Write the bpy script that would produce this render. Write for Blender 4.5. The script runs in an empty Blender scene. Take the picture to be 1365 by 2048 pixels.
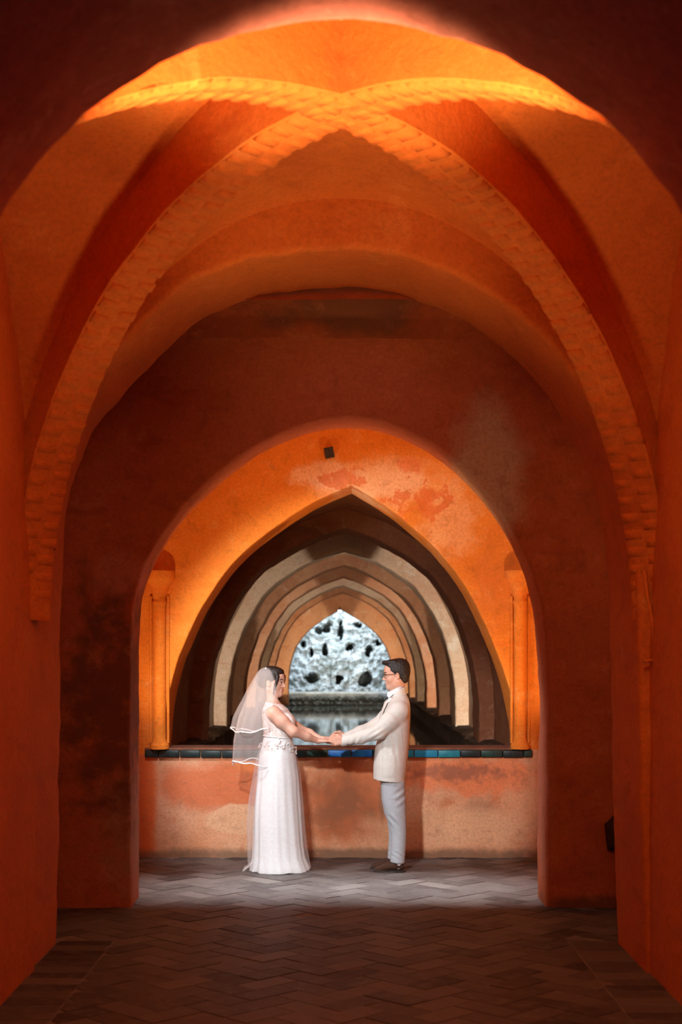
import bpy, bmesh, math, random
import numpy as np
from mathutils import Vector, Matrix, noise as mnoise

random.seed(7); np.random.seed(7)
S = bpy.context.scene
C = bpy.context.collection
PI = math.pi

# ------------------------------------------------------------------ camera
FPX, HZ, CX, CH = 2844.0, 1312.0, 682.5, 1.76      # focal length and horizon in photo pixels, eye height
cam_d = bpy.data.cameras.new('camera'); cam = bpy.data.objects.new('camera', cam_d); C.objects.link(cam)
cam.location = (0, 0, CH); cam.rotation_euler = (PI / 2, 0, 0)
cam_d.sensor_fit = 'VERTICAL'; cam_d.sensor_height = 36.0; cam_d.lens = FPX / 2048 * 36.0
cam_d.shift_y = (HZ - 1024) / 2048
cam_d.clip_end = 200
cam_d.dof.use_dof = True; cam_d.dof.focus_distance = 11.69; cam_d.dof.aperture_fstop = 2.4
S.camera = cam

# ------------------------------------------------------------------ world, exposure
w = bpy.data.worlds.new('world'); S.world = w; w.use_nodes = True
w.node_tree.nodes['Background'].inputs[0].default_value = (0.36, 0.26, 0.30, 1)
w.node_tree.nodes['Background'].inputs[1].default_value = 0.18
S.view_settings.view_transform = 'Standard'; S.view_settings.look = 'None'
S.view_settings.gamma = 1.0; S.view_settings.use_curve_mapping = False
S.view_settings.exposure = 0.0
try:
    S.cycles.max_bounces = 8; S.cycles.diffuse_bounces = 3; S.cycles.transparent_max_bounces = 24
    S.cycles.sample_clamp_indirect = 4.0
except Exception:
    pass

def aim(o, target):
    d = Vector(target) - Vector(o.location)
    o.rotation_euler = d.to_track_quat('-Z', 'Y').to_euler()

def spot(name, loc, target, power, col, angle, blend=0.6, radius=0.12):
    l = bpy.data.lights.new(name, 'SPOT'); l.energy = power; l.color = col
    l.spot_size = math.radians(angle); l.spot_blend = blend; l.shadow_soft_size = radius
    o = bpy.data.objects.new(name, l); C.objects.link(o); o.location = loc; aim(o, target); return o

def area(name, loc, target, power, col, sx, sy=None, spread=180):
    l = bpy.data.lights.new(name, 'AREA'); l.energy = power; l.color = col
    l.shape = 'RECTANGLE'; l.size = sx; l.size_y = sy or sx; l.spread = math.radians(spread)
    o = bpy.data.objects.new(name, l); C.objects.link(o); o.location = loc; aim(o, target); return o

def point(name, loc, power, col, radius=0.1):
    l = bpy.data.lights.new(name, 'POINT'); l.energy = power; l.color = col; l.shadow_soft_size = radius
    o = bpy.data.objects.new(name, l); C.objects.link(o); o.location = loc; return o

WARM = (1.0, 0.63, 0.34); AMBER = (1.0, 0.60, 0.28); NEUT = (1.0, 0.95, 0.88); COOL = (0.76, 0.90, 1.0)
# uplights of the near vaulted bay: one behind the near arch for the front cell, a low one for the ribs
spot('crown_uplight', (0.0, 4.95, 2.80), (0.0, 5.25, 4.3), 500, WARM, 92, 0.45, 0.15)
spot('rib_uplight', (0.0, 6.90, 0.15), (0.0, 6.50, 4.0), 215, WARM, 78, 0.9, 0.2)
spot('vault_end_fill', (0.0, 4.95, 2.75), (0.0, 7.9, 4.02), 120, WARM, 38, 0.8, 0.2)  # added fill with no fixture, brightens the front of the wide arch
spot('wall_fill_left', (-0.9, 5.2, 2.9), (-1.72, 7.2, 1.5), 40, WARM, 110, 0.9, 0.25)  # added fill for the lower left side wall, no lamp stands here
spot('wall_fill_right', (0.9, 5.2, 2.9), (1.72, 7.2, 1.5), 50, WARM, 110, 0.9, 0.25)  # added fill for the lower right side wall, likewise
# passage behind the wide arch
spot('second_wall_fill', (0.0, 5.0, 2.9), (0.15, 9.95, 2.9), 110, WARM, 36, 1.0, 0.2)  # added spot in the near bay, lifts the middle of the red wall
point('passage_lamp', (2.7, 9.2, 2.9), 9, WARM, 0.2)
point('passage_lamp_dim', (-2.9, 9.2, 2.9), 2.5, WARM, 0.2)
# lamps on the back of the second wall, washing the orange arch
spot('arch_uplight_left', (-1.76, 10.56, 0.25), (-1.56, 11.86, 3.15), 150, AMBER, 84, 0.45, 0.05)
spot('arch_uplight_right', (1.74, 10.56, 0.25), (1.54, 11.86, 3.15), 190, AMBER, 84, 0.45, 0.05)
spot('rim_fill_left', (-1.64, 10.58, 0.2), (0.5, 10.46, 3.45), 55, AMBER, 50, 0.8, 0.05)  # extra spot added only to light the rim of the opening
spot('rim_fill_right', (1.62, 10.58, 0.2), (-0.5, 10.46, 3.45), 55, AMBER, 50, 0.8, 0.05)  # its added twin for the other half of the rim
point('arch_crown_lamp', (0.02, 10.85, 3.68), 10, AMBER, 0.05)
# the photographer's softbox, standing behind the left pier
spot('softbox', (-1.42, 10.62, 2.45), (0.40, 12.3, 1.22), 170, (0.96, 0.97, 1.0), 100, 0.22, 0.16)
area('floor_fill_strip', (0.0, 10.80, 4.00), (0.0, 10.80, 0.0), 22, (0.97, 0.98, 1.0), 2.7, 0.14, 26)  # unseen strip added above the chamber to brighten its floor
# and his snooted flash, up on the left of the near bay, aimed through both arches at the couple
spot('snooted_flash', (-0.95, 5.2, 3.25), (0.02, 12.0, 0.98), 1450, (0.94, 0.98, 1.0), 25, 0.35, 0.10)

# ------------------------------------------------------------------ helpers
def P(px, py, Y):
    return ((px - CX) / FPX * Y, CH + (HZ - py) / FPX * Y)

def link(o, parent=None):
    C.objects.link(o)
    if parent is not None: o.parent = parent
    return o

def mesh_obj(name, verts, faces, mat=None, parent=None, smooth=True, sharp=None, loc=None):
    """one mesh object; verts are world coordinates, stored relative to loc (own) and to the parent's place"""
    me = bpy.data.meshes.new(name)
    base = Vector((0, 0, 0))
    if loc is not None: base = Vector(loc)
    elif parent is not None: base = world_loc(parent)
    v = np.asarray(verts, dtype=np.float64) - np.array(base)
    me.from_pydata([tuple(p) for p in v.tolist()], [], faces if isinstance(faces, list) else [tuple(f) for f in faces.tolist()])
    if smooth:
        me.polygons.foreach_set('use_smooth', [True] * len(me.polygons))
        if sharp is not None: me.set_sharp_from_angle(angle=math.radians(sharp))
    me.update()
    o = bpy.data.objects.new(name, me)
    if mat: me.materials.append(mat)
    C.objects.link(o)
    if parent is not None:
        o.parent = parent
        o.location = base - world_loc(parent)
    else:
        o.location = base
    return o

def world_loc(o):
    l = Vector(o.location)
    while o.parent is not None:
        o = o.parent; l = l + Vector(o.location)
    return l

def empty(name, loc):
    o = bpy.data.objects.new(name, None); o.location = loc; o.empty_display_size = 0.1; C.objects.link(o); return o

def tag(o, label=None, cat=None, group=None, kind=None):
    if label: o['label'] = label
    if cat: o['category'] = cat
    if group: o['group'] = group
    if kind: o['kind'] = kind
    return o

def structure(o, label=None):
    return tag(o, label, None, None, 'structure')

def box_geo(x0, x1, y0, y1, z0, z1, c=0.0):
    """box, top edges chamfered by c"""
    if c <= 0:
        v = [(x0,y0,z0),(x1,y0,z0),(x1,y1,z0),(x0,y1,z0),(x0,y0,z1),(x1,y0,z1),(x1,y1,z1),(x0,y1,z1)]
        f = [(3,2,1,0),(4,5,6,7),(0,1,5,4),(1,2,6,5),(2,3,7,6),(3,0,4,7)]
        return v, f
    v = [(x0,y0,z0),(x1,y0,z0),(x1,y1,z0),(x0,y1,z0),(x0,y0,z1-c),(x1,y0,z1-c),(x1,y1,z1-c),(x0,y1,z1-c),
         (x0+c,y0+c,z1),(x1-c,y0+c,z1),(x1-c,y1-c,z1),(x0+c,y1-c,z1)]
    f = [(3,2,1,0),(0,1,5,4),(1,2,6,5),(2,3,7,6),(3,0,4,7),(4,5,9,8),(5,6,10,9),(6,7,11,10),(7,4,8,11),(8,9,10,11)]
    return v, f

def wob(p, amp, s=2.2, seed=0.0):
    n = mnoise.noise_vector(Vector((p[0]*s+seed, p[1]*s+seed*1.7, p[2]*s-seed)))
    n2 = mnoise.noise_vector(Vector((p[0]*s*4+seed, p[1]*s*4, p[2]*s*4)))
    return (p[0]+amp*(n.x+.45*n2.x), p[1]+amp*(n.y+.45*n2.y), p[2]+amp*(n.z+.45*n2.z))

def tube(pts, r, n=8):
    """tube along points; r a number or a list"""
    pts = [Vector(p) for p in pts]
    rs = r if isinstance(r, (list, tuple)) else [r]*len(pts)
    v, f = [], []
    for i, p in enumerate(pts):
        t = (pts[min(i+1, len(pts)-1)] - pts[max(i-1, 0)]).normalized()
        a = t.orthogonal() if i == 0 else (a - t*a.dot(t))
        a = a.normalized(); b = t.cross(a)
        for k in range(n):
            q = p + (a*math.cos(2*PI*k/n) + b*math.sin(2*PI*k/n))*rs[i]
            v.append(tuple(q))
    for i in range(len(pts)-1):
        for k in range(n):
            f.append((i*n+k, i*n+(k+1) % n, (i+1)*n+(k+1) % n, (i+1)*n+k))
    f.append(tuple(range(n-1, -1, -1))); f.append(tuple((len(pts)-1)*n+k for k in range(n)))
    return v, f

def lathe(profile, cx, cy, n=20):
    v, f = [], []
    for r, z in profile:
        for k in range(n):
            v.append((cx+r*math.cos(2*PI*k/n), cy+r*math.sin(2*PI*k/n), z))
    for i in range(len(profile)-1):
        for k in range(n):
            f.append((i*n+k, i*n+(k+1) % n, (i+1)*n+(k+1) % n, (i+1)*n+k))
    return v, f

# ------------------------------------------------------------------ materials
class NT:
    def __init__(s, name):
        s.m = bpy.data.materials.new(name); s.m.use_nodes = True
        s.t = s.m.node_tree; s.b = s.t.nodes['Principled BSDF']; s.out = s.t.nodes['Material Output']
    def n(s, kind, **kw):
        x = s.t.nodes.new(kind)
        for k, v in kw.items():
            if k.startswith('i_'):
                key = k[2:]; x.inputs[int(key) if key.isdigit() else key.replace('_', ' ')].default_value = v
            else: setattr(x, k, v)
        return x
    def l(s, a, b): s.t.links.new(a, b)
    def coord(s, rnd=False):
        tc = s.n('ShaderNodeTexCoord')
        if not rnd: return tc.outputs['Object']
        oi = s.n('ShaderNodeObjectInfo'); mul = s.n('ShaderNodeMath', operation='MULTIPLY', i_1=37.0)
        s.l(oi.outputs['Random'], mul.inputs[0])
        add = s.n('ShaderNodeVectorMath', operation='ADD'); s.l(tc.outputs['Object'], add.inputs[0]); s.l(mul.outputs[0], add.inputs[1])
        return add.outputs[0]
    def noise(s, co, scale, detail=5, rough=.55, dist=0.0, stretch=None):
        if stretch:
            mp = s.n('ShaderNodeMapping'); mp.inputs['Scale'].default_value = stretch; s.l(co, mp.inputs[0]); co = mp.outputs[0]
        x = s.n('ShaderNodeTexNoise', i_Scale=scale, i_Detail=detail, i_Roughness=rough, i_Distortion=dist)
        s.l(co, x.inputs['Vector']); return x.outputs['Fac']
    def ramp(s, f, a, b):
        r = s.n('ShaderNodeMapRange', i_1=a, i_2=b, interpolation_type='SMOOTHSTEP'); s.l(f, r.inputs[0]); return r.outputs[0]
    def mix(s, f, a, b):
        x = s.n('ShaderNodeMix', data_type='RGBA')
        if isinstance(f, (int, float)): x.inputs[0].default_value = f
        else: s.l(f, x.inputs[0])
        for sock, val in ((x.inputs[6], a), (x.inputs[7], b)):
            if isinstance(val, tuple): sock.default_value = (*val, 1) if len(val) == 3 else val
            else: s.l(val, sock)
        return x.outputs[2]
    def math(s, op, a, b=None, clamp=False):
        x = s.n('ShaderNodeMath', operation=op, use_clamp=clamp)
        for sock, val in ((x.inputs[0], a), (x.inputs[1], b)):
            if val is None: continue
            if isinstance(val, (int, float)): sock.default_value = val
            else: s.l(val, sock)
        return x.outputs[0]
    def bump(s, h, strength, dist=0.01):
        b = s.n('ShaderNodeBump', i_Strength=strength, i_Distance=dist); s.l(h, b.inputs['Height']); s.l(b.outputs[0], s.b.inputs['Normal'])
    def stain(s, co, centre, radii, lo, hi, nscale=4.0, warp=.8):
        """a patch of wear or painted light, with its own ragged outline around a place on the wall"""
        sub = s.n('ShaderNodeVectorMath', operation='SUBTRACT'); s.l(co, sub.inputs[0]); sub.inputs[1].default_value = centre
        dv = s.n('ShaderNodeVectorMath', operation='DIVIDE'); s.l(sub.outputs[0], dv.inputs[0]); dv.inputs[1].default_value = radii
        ln = s.n('ShaderNodeVectorMath', operation='LENGTH'); s.l(dv.outputs[0], ln.inputs[0])
        nz = s.noise(co, nscale, 6, .6)
        d = s.math('ADD', ln.outputs['Value'], s.math('MULTIPLY', s.math('SUBTRACT', nz, .5), warp*2))
        return s.ramp(d, hi, lo)

def plaster(name, c1, c2, c3, scale=1.3, bump=.35, rough=.85, stains_and_light=(), rnd=False, streak=None, fine=45.0, mottle=1.0):
    t = NT(name); co = t.coord(rnd)
    col = t.mix(t.ramp(t.noise(co, scale, 6, .6), .38, .66), c1, c2)
    col = t.mix(t.ramp(t.noise(co, scale*2.7, 7, .65, .6), .56, .72), col, c3)
    if streak:
        col = t.mix(t.math('MULTIPLY', t.ramp(t.noise(co, 1.6, 6, .62, .8, (1.0, 1.0, 3.2)), .53, .70), streak[1]), col, streak[0])
    for st in stains_and_light:
        m = t.stain(co, *st[:4], *(st[6:] if len(st) > 6 else ()))
        col = t.mix(t.math('MULTIPLY', m, st[5]), col, st[4])
    g = t.noise(co, fine, 5, .75); g2 = t.noise(co, 8.5, 7, .72, .4)
    col = t.mix(t.math('MULTIPLY', t.ramp(g2, .50, .74), .45*mottle), col, tuple(x*.42 for x in c1))
    col = t.mix(t.math('MULTIPLY', t.ramp(g2, .46, .28), .35*mottle), col, tuple(min(1, x*1.25+.03) for x in c3))
    col = t.mix(t.math('MULTIPLY', t.ramp(g, .40, .72), .40), col, tuple(x*.45 for x in c1))
    t.l(col, t.b.inputs['Base Color']); t.b.inputs['Roughness'].default_value = rough
    t.b.inputs['Specular IOR Level'].default_value = .25
    h = t.math('ADD', t.math('MULTIPLY', t.noise(co, 7, 6, .62), .9), t.math('ADD', t.math('MULTIPLY', g, .30), t.math('MULTIPLY', g2, .5)))
    t.bump(h, bump, .025)
    return t.m

def plain(name, col, rough=.6, var=.0, scale=20, bump=0, spec=.5, metal=0, col2=None, sheen=0):
    t = NT(name); co = t.coord()
    if var or col2:
        c2 = col2 or tuple(x*(1-var) for x in col)
        t.l(t.mix(t.ramp(t.noise(co, scale, 4, .6), .35, .65), col, c2), t.b.inputs['Base Color'])
    else: t.b.inputs['Base Color'].default_value = (*col, 1)
    t.b.inputs['Roughness'].default_value = rough; t.b.inputs['Specular IOR Level'].default_value = spec
    t.b.inputs['Metallic'].default_value = metal
    if sheen: t.b.inputs['Sheen Weight'].default_value = sheen
    if bump: t.bump(t.noise(co, scale*2, 4, .6), bump, .004)
    return t.m

M = {}
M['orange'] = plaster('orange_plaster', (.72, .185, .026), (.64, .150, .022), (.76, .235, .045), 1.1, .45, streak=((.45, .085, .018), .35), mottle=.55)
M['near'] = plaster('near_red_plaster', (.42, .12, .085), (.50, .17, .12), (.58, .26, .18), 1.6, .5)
M['red'] = plaster('red_plaster', (.54, .135, .042), (.46, .105, .034), (.55, .17, .070), 1.2, .35,
    stains_and_light=[((.25, 9.95, 3.25), (1.1, 1, .65), .5, 1.3, (.58, .15, .085), .65, 2.0, .6),
            ((1.02, 9.95, 3.0), (.33, 1, .62), .5, 1.1, (.58, .38, .27), .85, 3.0, .5),
            ((-1.42, 9.95, .55), (.30, 1, .55), .4, 1.2, (.40, .24, .17), .7, 4.0, .6),
            ((-1.62, 9.95, 1.45), (.40, 1, .85), .4, 1.2, (.17, .06, .03), .9, 6.0, 1.3),
            ((-1.55, 9.95, 2.35), (.26, 1, .16), .4, 1.2, (.62, .22, .15), .7, 5.0, .9),
            ((1.42, 9.95, .95), (.10, 1, .9), .4, 1.2, (.50, .18, .11), .7, 5.0, .6),
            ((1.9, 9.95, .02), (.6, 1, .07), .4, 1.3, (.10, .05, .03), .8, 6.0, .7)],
    streak=((.33, .065, .022), .55))
M['ceil'] = plaster('stained_ceiling_plaster', (.58, .14, .035), (.45, .10, .03), (.62, .18, .06), 1.4, .3,
    stains_and_light=[((.1, 9.75, 4.1), (.75, .25, .4), .4, 1.1, (.16, .07, .035), .8, 2.6, 1.0)], streak=((.3, .08, .03), .5))
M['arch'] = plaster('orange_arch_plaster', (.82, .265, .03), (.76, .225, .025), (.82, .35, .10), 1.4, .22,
    stains_and_light=[((.35, 12.42, 3.28), (.65, 1, .24), .4, 1.15, (.90, .50, .25), .85, 4.5, .8),
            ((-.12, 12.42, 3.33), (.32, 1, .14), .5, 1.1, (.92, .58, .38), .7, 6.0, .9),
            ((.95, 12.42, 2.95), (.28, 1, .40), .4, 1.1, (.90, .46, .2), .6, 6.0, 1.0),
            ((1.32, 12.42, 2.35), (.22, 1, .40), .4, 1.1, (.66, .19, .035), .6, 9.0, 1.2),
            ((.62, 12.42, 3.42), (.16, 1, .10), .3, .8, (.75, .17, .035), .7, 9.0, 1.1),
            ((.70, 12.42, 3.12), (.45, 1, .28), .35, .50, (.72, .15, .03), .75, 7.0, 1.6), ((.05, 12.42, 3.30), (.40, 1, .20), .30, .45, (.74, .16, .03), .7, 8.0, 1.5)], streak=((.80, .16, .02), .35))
M['parapet'] = plaster('worn_parapet_plaster_painted_light', (.64, .29, .145), (.68, .37, .215), (.54, .19, .08), 1.5, .5,
    stains_and_light=[((-1.05, 12.42, .63), (.62, 1, .27), .6, 1.15, (.58, .155, .060), .92, 3.5, .5),
            ((-1.70, 12.42, .5), (.10, 1, .8), .5, 1.2, (.70, .13, .015), .9, 4.0, .4),
            ((-.72, 12.42, .80), (.18, 1, .06), .5, 1.2, (.80, .25, .08), .8, 5.0, .6),
            ((1.1, 12.42, .72), (.75, 1, .19), .6, 1.1, (.74, .22, .085), .9, 5.0, .8),
            ((1.0, 12.42, .74), (.65, 1, .09), .3, 1.1, (.26, .10, .065), .75, 12.0, 1.3),
            ((1.2, 12.42, .43), (.20, 1, .14), .3, 1.1, (.36, .20, .12), .6, 9.0, 1.1),
            ((-.85, 12.42, .33), (.42, 1, .19), .72, .82, (.70, .41, .24), .92, 2.0, .4),  # pool of light through the second wall's opening, painted pale
            ((.12, 12.42, .55), (.55, 1, .42), .5, 1.2, (.44, .125, .045), .9, 3.0, .9),  # broad outer part of the bride's shadow, painted into the colour
            ((.02, 12.42, .50), (.26, 1, .34), .2, 1.1, (.24, .10, .05), .75, 3.5, 1.5),  # core of the bride's cast shadow, painted into the colour
            ((1.0, 12.42, .26), (.75, 1, .22), .5, 1.2, (.72, .42, .235), .85, 3.0, .6),
            ((.36, 12.42, .50), (.035, 1, .24), .4, 1.1, (.26, .13, .07), .75, 8.0, .6),
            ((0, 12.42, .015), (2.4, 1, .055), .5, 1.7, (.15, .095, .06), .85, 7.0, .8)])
M['sill'] = plain('sill_mortar', (.20, .075, .035), .8, .4, 14, .3)
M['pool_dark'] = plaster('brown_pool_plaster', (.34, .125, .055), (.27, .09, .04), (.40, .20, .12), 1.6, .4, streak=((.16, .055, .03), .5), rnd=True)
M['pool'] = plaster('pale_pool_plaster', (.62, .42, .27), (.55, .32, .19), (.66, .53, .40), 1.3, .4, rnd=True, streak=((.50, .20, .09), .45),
    stains_and_light=[((1.0, 0, 2.7), (.30, 2, .45), .4, 1.0, (.52, .55, .55), .7, 5.0, .9)])
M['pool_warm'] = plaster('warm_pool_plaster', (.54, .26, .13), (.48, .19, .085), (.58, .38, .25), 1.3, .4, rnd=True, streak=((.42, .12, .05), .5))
M['bay'] = plaster('bay_plaster', (.60, .43, .29), (.50, .26, .14), (.62, .48, .36), 1.1, .35, streak=((.40, .15, .07), .5))
M['stone'] = plaster('rough_plinth_stone', (.11, .065, .04), (.07, .04, .025), (.19, .125, .08), 3.0, .9)

def brick_mat():
    t = NT('floor_brick'); co = t.coord(True)
    oi = t.n('ShaderNodeObjectInfo'); ge = t.n('ShaderNodeNewGeometry')
    rr = t.math('FRACT', t.math('ADD', t.math('MULTIPLY', oi.outputs['Random'], 3.7), t.math('MULTIPLY', ge.outputs['Random Per Island'], 7.3)))
    a = t.mix(t.ramp(rr, .0, .55), (.032, .024, .023), (.082, .070, .066))
    a = t.mix(t.ramp(rr, .55, 1.0), a, (.135, .120, .112))
    a = t.mix(t.math('MULTIPLY', t.ramp(t.noise(co, 9, 6, .65), .45, .7), .6), a, (.14, .13, .12))
    a = t.mix(t.math('MULTIPLY', t.ramp(t.noise(co, 30, 4, .6), .5, .7), .3), a, (.04, .028, .022))
    t.l(a, t.b.inputs['Base Color']); t.b.inputs['Roughness'].default_value = .62
    t.bump(t.noise(co, 22, 5, .65), .35, .006)
    return t.m
M['brick'] = brick_mat()
M['mortar'] = plain('floor_mortar', (.22, .185, .16), .9, .45, 9, .3)

def glaze(name, a, b):
    t = NT(name); co = t.coord(True)
    t.l(t.mix(t.ramp(t.noise(co, 26, 4, .6), .35, .65), a, b), t.b.inputs['Base Color'])
    t.b.inputs['Roughness'].default_value = .38; t.b.inputs['Specular IOR Level'].default_value = .3
    t.bump(t.noise(co, 30, 3, .5), .2, .003); return t.m
M['tile_black'] = glaze('dark_green_glaze', (.010, .026, .026), (.006, .014, .016))
M['tile_green'] = glaze('green_glaze', (.012, .050, .040), (.008, .030, .026))
M['tile_blue'] = glaze('blue_glaze', (.010, .12, .46), (.012, .19, .50))
M['tile_teal'] = glaze('teal_glaze', (.010, .20, .24), (.012, .15, .22))
M['tile_azure'] = glaze('azure_glaze', (.010, .19, .36), (.012, .17, .27))

def water_mat():
    t = NT('pool_water'); co = t.coord()
    t.b.inputs['Base Color'].default_value = (.15, .145, .12, 1); t.b.inputs['Roughness'].default_value = .05
    t.b.inputs['IOR'].default_value = 1.33; t.b.inputs['Specular IOR Level'].default_value = .75
    t.bump(t.noise(co, 2.5, 3, .5, 0, (1.0, .35, 1.0)), .035, .02); return t.m
M['water'] = water_mat()

def rock_mat():
    t = NT('grotto_rock'); co = t.coord()
    a = t.mix(t.ramp(t.noise(co, 3.2, 8, .75), .42, .60), (.66, .72, .75), (.36, .41, .41))
    a = t.mix(t.ramp(t.noise(co, 9, 8, .75), .54, .66), a, (.12, .15, .145))
    a = t.mix(t.math('MULTIPLY', t.stain(co, (-.02, 39.4, 1.3), (.28, 2, 1.0), .3, 1.2, 3.0, .8), .7), a, (.50, .43, .34))
    t.l(a, t.b.inputs['Base Color']); t.b.inputs['Roughness'].default_value = .8
    t.bump(t.noise(co, 14, 6, .7), .6, .05); return t.m
M['rock'] = rock_mat()
M['ledge'] = plain('ledge_stone', (.60, .56, .48), .9, .4, 5, .5)
M['ledge_dark'] = plain('ledge_rubble', (.17, .16, .125), .9, .7, 9, .7)
M['lamp_white'] = plain('lamp_housing', (.8, .82, .85), .4)
M['iron'] = plain('dark_iron', (.030, .018, .014), .6, .4, 30, .3)
M['hole'] = plain('bare_dark_stone', (.05, .022, .016), .95, .4, 14, .6)

# ------------------------------------------------------------------ setting: walls pierced by an arch
def resample(pts, n):
    pts = np.array(pts, float); d = np.r_[0, np.cumsum(np.linalg.norm(np.diff(pts, axis=0), axis=1))]
    s = np.linspace(0, d[-1], n); return np.c_[np.interp(s, d, pts[:, 0]), np.interp(s, d, pts[:, 1])]

def smooth_pts(p, it=2, keep=()):
    p = p.copy()
    for _ in range(it):
        q = p.copy(); q[1:-1] = (p[:-2]+2*p[1:-1]+p[2:])/4
        for k in keep: q[k] = p[k]
        p = q
    return p

def arch_wall(name, prof, xmin, xmax, ztop, y0, y1, mat, rf=.03, rb=.03, amp=.006, n=130, zc=1.6, seed=0., parent=None, m=7, edge=.0, sm=2, loc=None, peak=False):
    """a thick wall with an arched opening: front face, rounded arris, soffit, rounded arris, back face"""
    p = resample(prof, n); p = smooth_pts(p, sm, (int(np.argmax(p[:, 1])),) if peak else ())
    if edge:
        for i in range(n):
            e = mnoise.noise(Vector((p[i, 0]*5+seed, p[i, 1]*5, seed))) + .6*mnoise.noise(Vector((p[i, 0]*14+seed, p[i, 1]*14, seed)))
            if 2 < i < n-3: p[i] += (p[i]-np.array([0, zc]))/max(.3, np.linalg.norm(p[i]-np.array([0, zc])))*edge*e
    t = np.gradient(p, axis=0); t /= np.linalg.norm(t, axis=1)[:, None]; nr = np.c_[-t[:, 1], t[:, 0]]
    out = np.zeros_like(p); cx = .5*(p[0, 0]+p[-1, 0])
    for i, (x, z) in enumerate(p):
        if z <= zc: out[i] = (xmin if x < cx else xmax, z)
        else:
            dx, dz = x-cx, z-zc; s = 1e9
            if dx < -1e-6: s = min(s, (xmin-cx)/dx)
            if dx > 1e-6: s = min(s, (xmax-cx)/dx)
            if dz > 1e-6: s = min(s, (ztop-zc)/dz)
            out[i] = (cx+dx*s, zc+dz*s)
    rings = []
    def ring(off, y, tt=0.):
        a = p+nr*off
        a = a*(1-tt)+out*tt
        rings.append([(q[0], y, q[1]) for q in a])
    for tt in (1, .72, .48, .30, .16, .07): ring(rf, y0, tt)
    for a in (0, 22, 45, 68, 90):
        a = math.radians(a); ring(rf*(1-math.sin(a)), y0+rf*(1-math.cos(a)))
    for k in range(1, m): ring(0, y0+rf+(y1-y0-rf-rb)*k/m)
    for a in (90, 68, 45, 22, 0):
        a = math.radians(a); ring(rb*(1-math.sin(a)), y1-rb*(1-math.cos(a)))
    for tt in (.07, .16, .30, .48, .72, 1): ring(rb, y1, tt)
    v = [wob(q, amp, 2.4, seed) if amp else q for r in rings for q in r]
    f = []; R = len(rings)
    for j in range(R):
        k = (j+1) % R
        for i in range(n-1): f.append((j*n+i, k*n+i, k*n+i+1, j*n+i+1))
    return mesh_obj(name, v, f, mat, parent, True, 40, loc)

def slab(name, x0, x1, y0, y1, z0, z1, mat, n=14, amp=.008, seed=0., parent=None):
    """a box whose faces are gridded and gently uneven"""
    v, f = [], []
    def face(o, a, b, na, nb):
        s = len(v); o, a, b = Vector(o), Vector(a), Vector(b)
        for i in range(na+1):
            for j in range(nb+1): v.append(wob(tuple(o+a*(i/na)+b*(j/nb)), amp, 2.0, seed))
        for i in range(na):
            for j in range(nb): f.append((s+i*(nb+1)+j, s+(i+1)*(nb+1)+j, s+(i+1)*(nb+1)+j+1, s+i*(nb+1)+j+1))
    dx, dy, dz = x1-x0, y1-y0, z1-z0
    c = lambda L: max(1, min(40, int(L*n/1.0/2)))
    face((x0, y0, z0), (dx, 0, 0), (0, 0, dz), c(dx), c(dz)); face((x0, y1, z0), (0, 0, dz), (dx, 0, 0), c(dz), c(dx))
    face((x0, y0, z0), (0, 0, dz), (0, dy, 0), c(dz), c(dy)); face((x1, y0, z0), (0, dy, 0), (0, 0, dz), c(dy), c(dz))
    face((x0, y0, z1), (dx, 0, 0), (0, dy, 0), c(dx), c(dy)); face((x0, y0, z0), (0, dy, 0), (dx, 0, 0), c(dy), c(dx))
    return mesh_obj(name, v, f, mat, parent, True, 40)

# near arch (blurred, at the top of the frame)
def semi(hw, zs, za, n=40, z0=-.03):
    pts = [(-hw, z0), (-hw, zs)]
    for i in range(1, n): a = PI-PI*i/n; pts.append((hw*math.cos(a), zs+(za-zs)*math.sin(a)))
    return pts+[(hw, zs), (hw, z0)]
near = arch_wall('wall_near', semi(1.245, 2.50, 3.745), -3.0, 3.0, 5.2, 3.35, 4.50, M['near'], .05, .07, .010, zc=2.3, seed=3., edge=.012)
structure(near, 'dark plastered near arch framing the top of the view, rim glowing')

# the vaulted bay: side walls, groin vault, crossing ribs
VX, VY0, VY1, VYC = 1.72, 4.50, 7.90, 6.20
ZS, RW, RR = 1.86, 2.44, 2.26
for nm, sx in (('wall_left', -1), ('wall_right', 1)):
    o = slab(nm, min(sx*VX, sx*2.4), max(sx*VX, sx*2.4), 4.44, 7.96, -.03, 4.45, M['orange'], 16, .010, 5.+sx)
    structure(o, 'orange plastered side wall of the near vaulted bay, ' + ('left' if sx < 0 else 'right') + ' of the floor')
def groin():
    N = 72; v, f = [], []
    for i in range(N+1):
        for j in range(N+1):
            u, t = -1+2*i/N, -1+2*j/N
            x, y = u*VX*1.02, VYC+t*(VY1-VYC)*1.02
            q = min(abs(u), abs(t)); z = ZS+RW*math.sqrt(max(0, 1-q*q))+.15*(1-u*u)*(1-t*t)
            v.append(wob((x, y, z), .008, 2.0, 9.))
    for i in range(N):
        for j in range(N): f.append((i*(N+1)+j, i*(N+1)+j+1, (i+1)*(N+1)+j+1, (i+1)*(N+1)+j))
    return v, f
v, f = groin()
ceil_near = mesh_obj('ceiling', v, f, M['orange'], None, True, 35)
structure(ceil_near, 'orange groin vault of the near bay between the crossing ribs')

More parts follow.
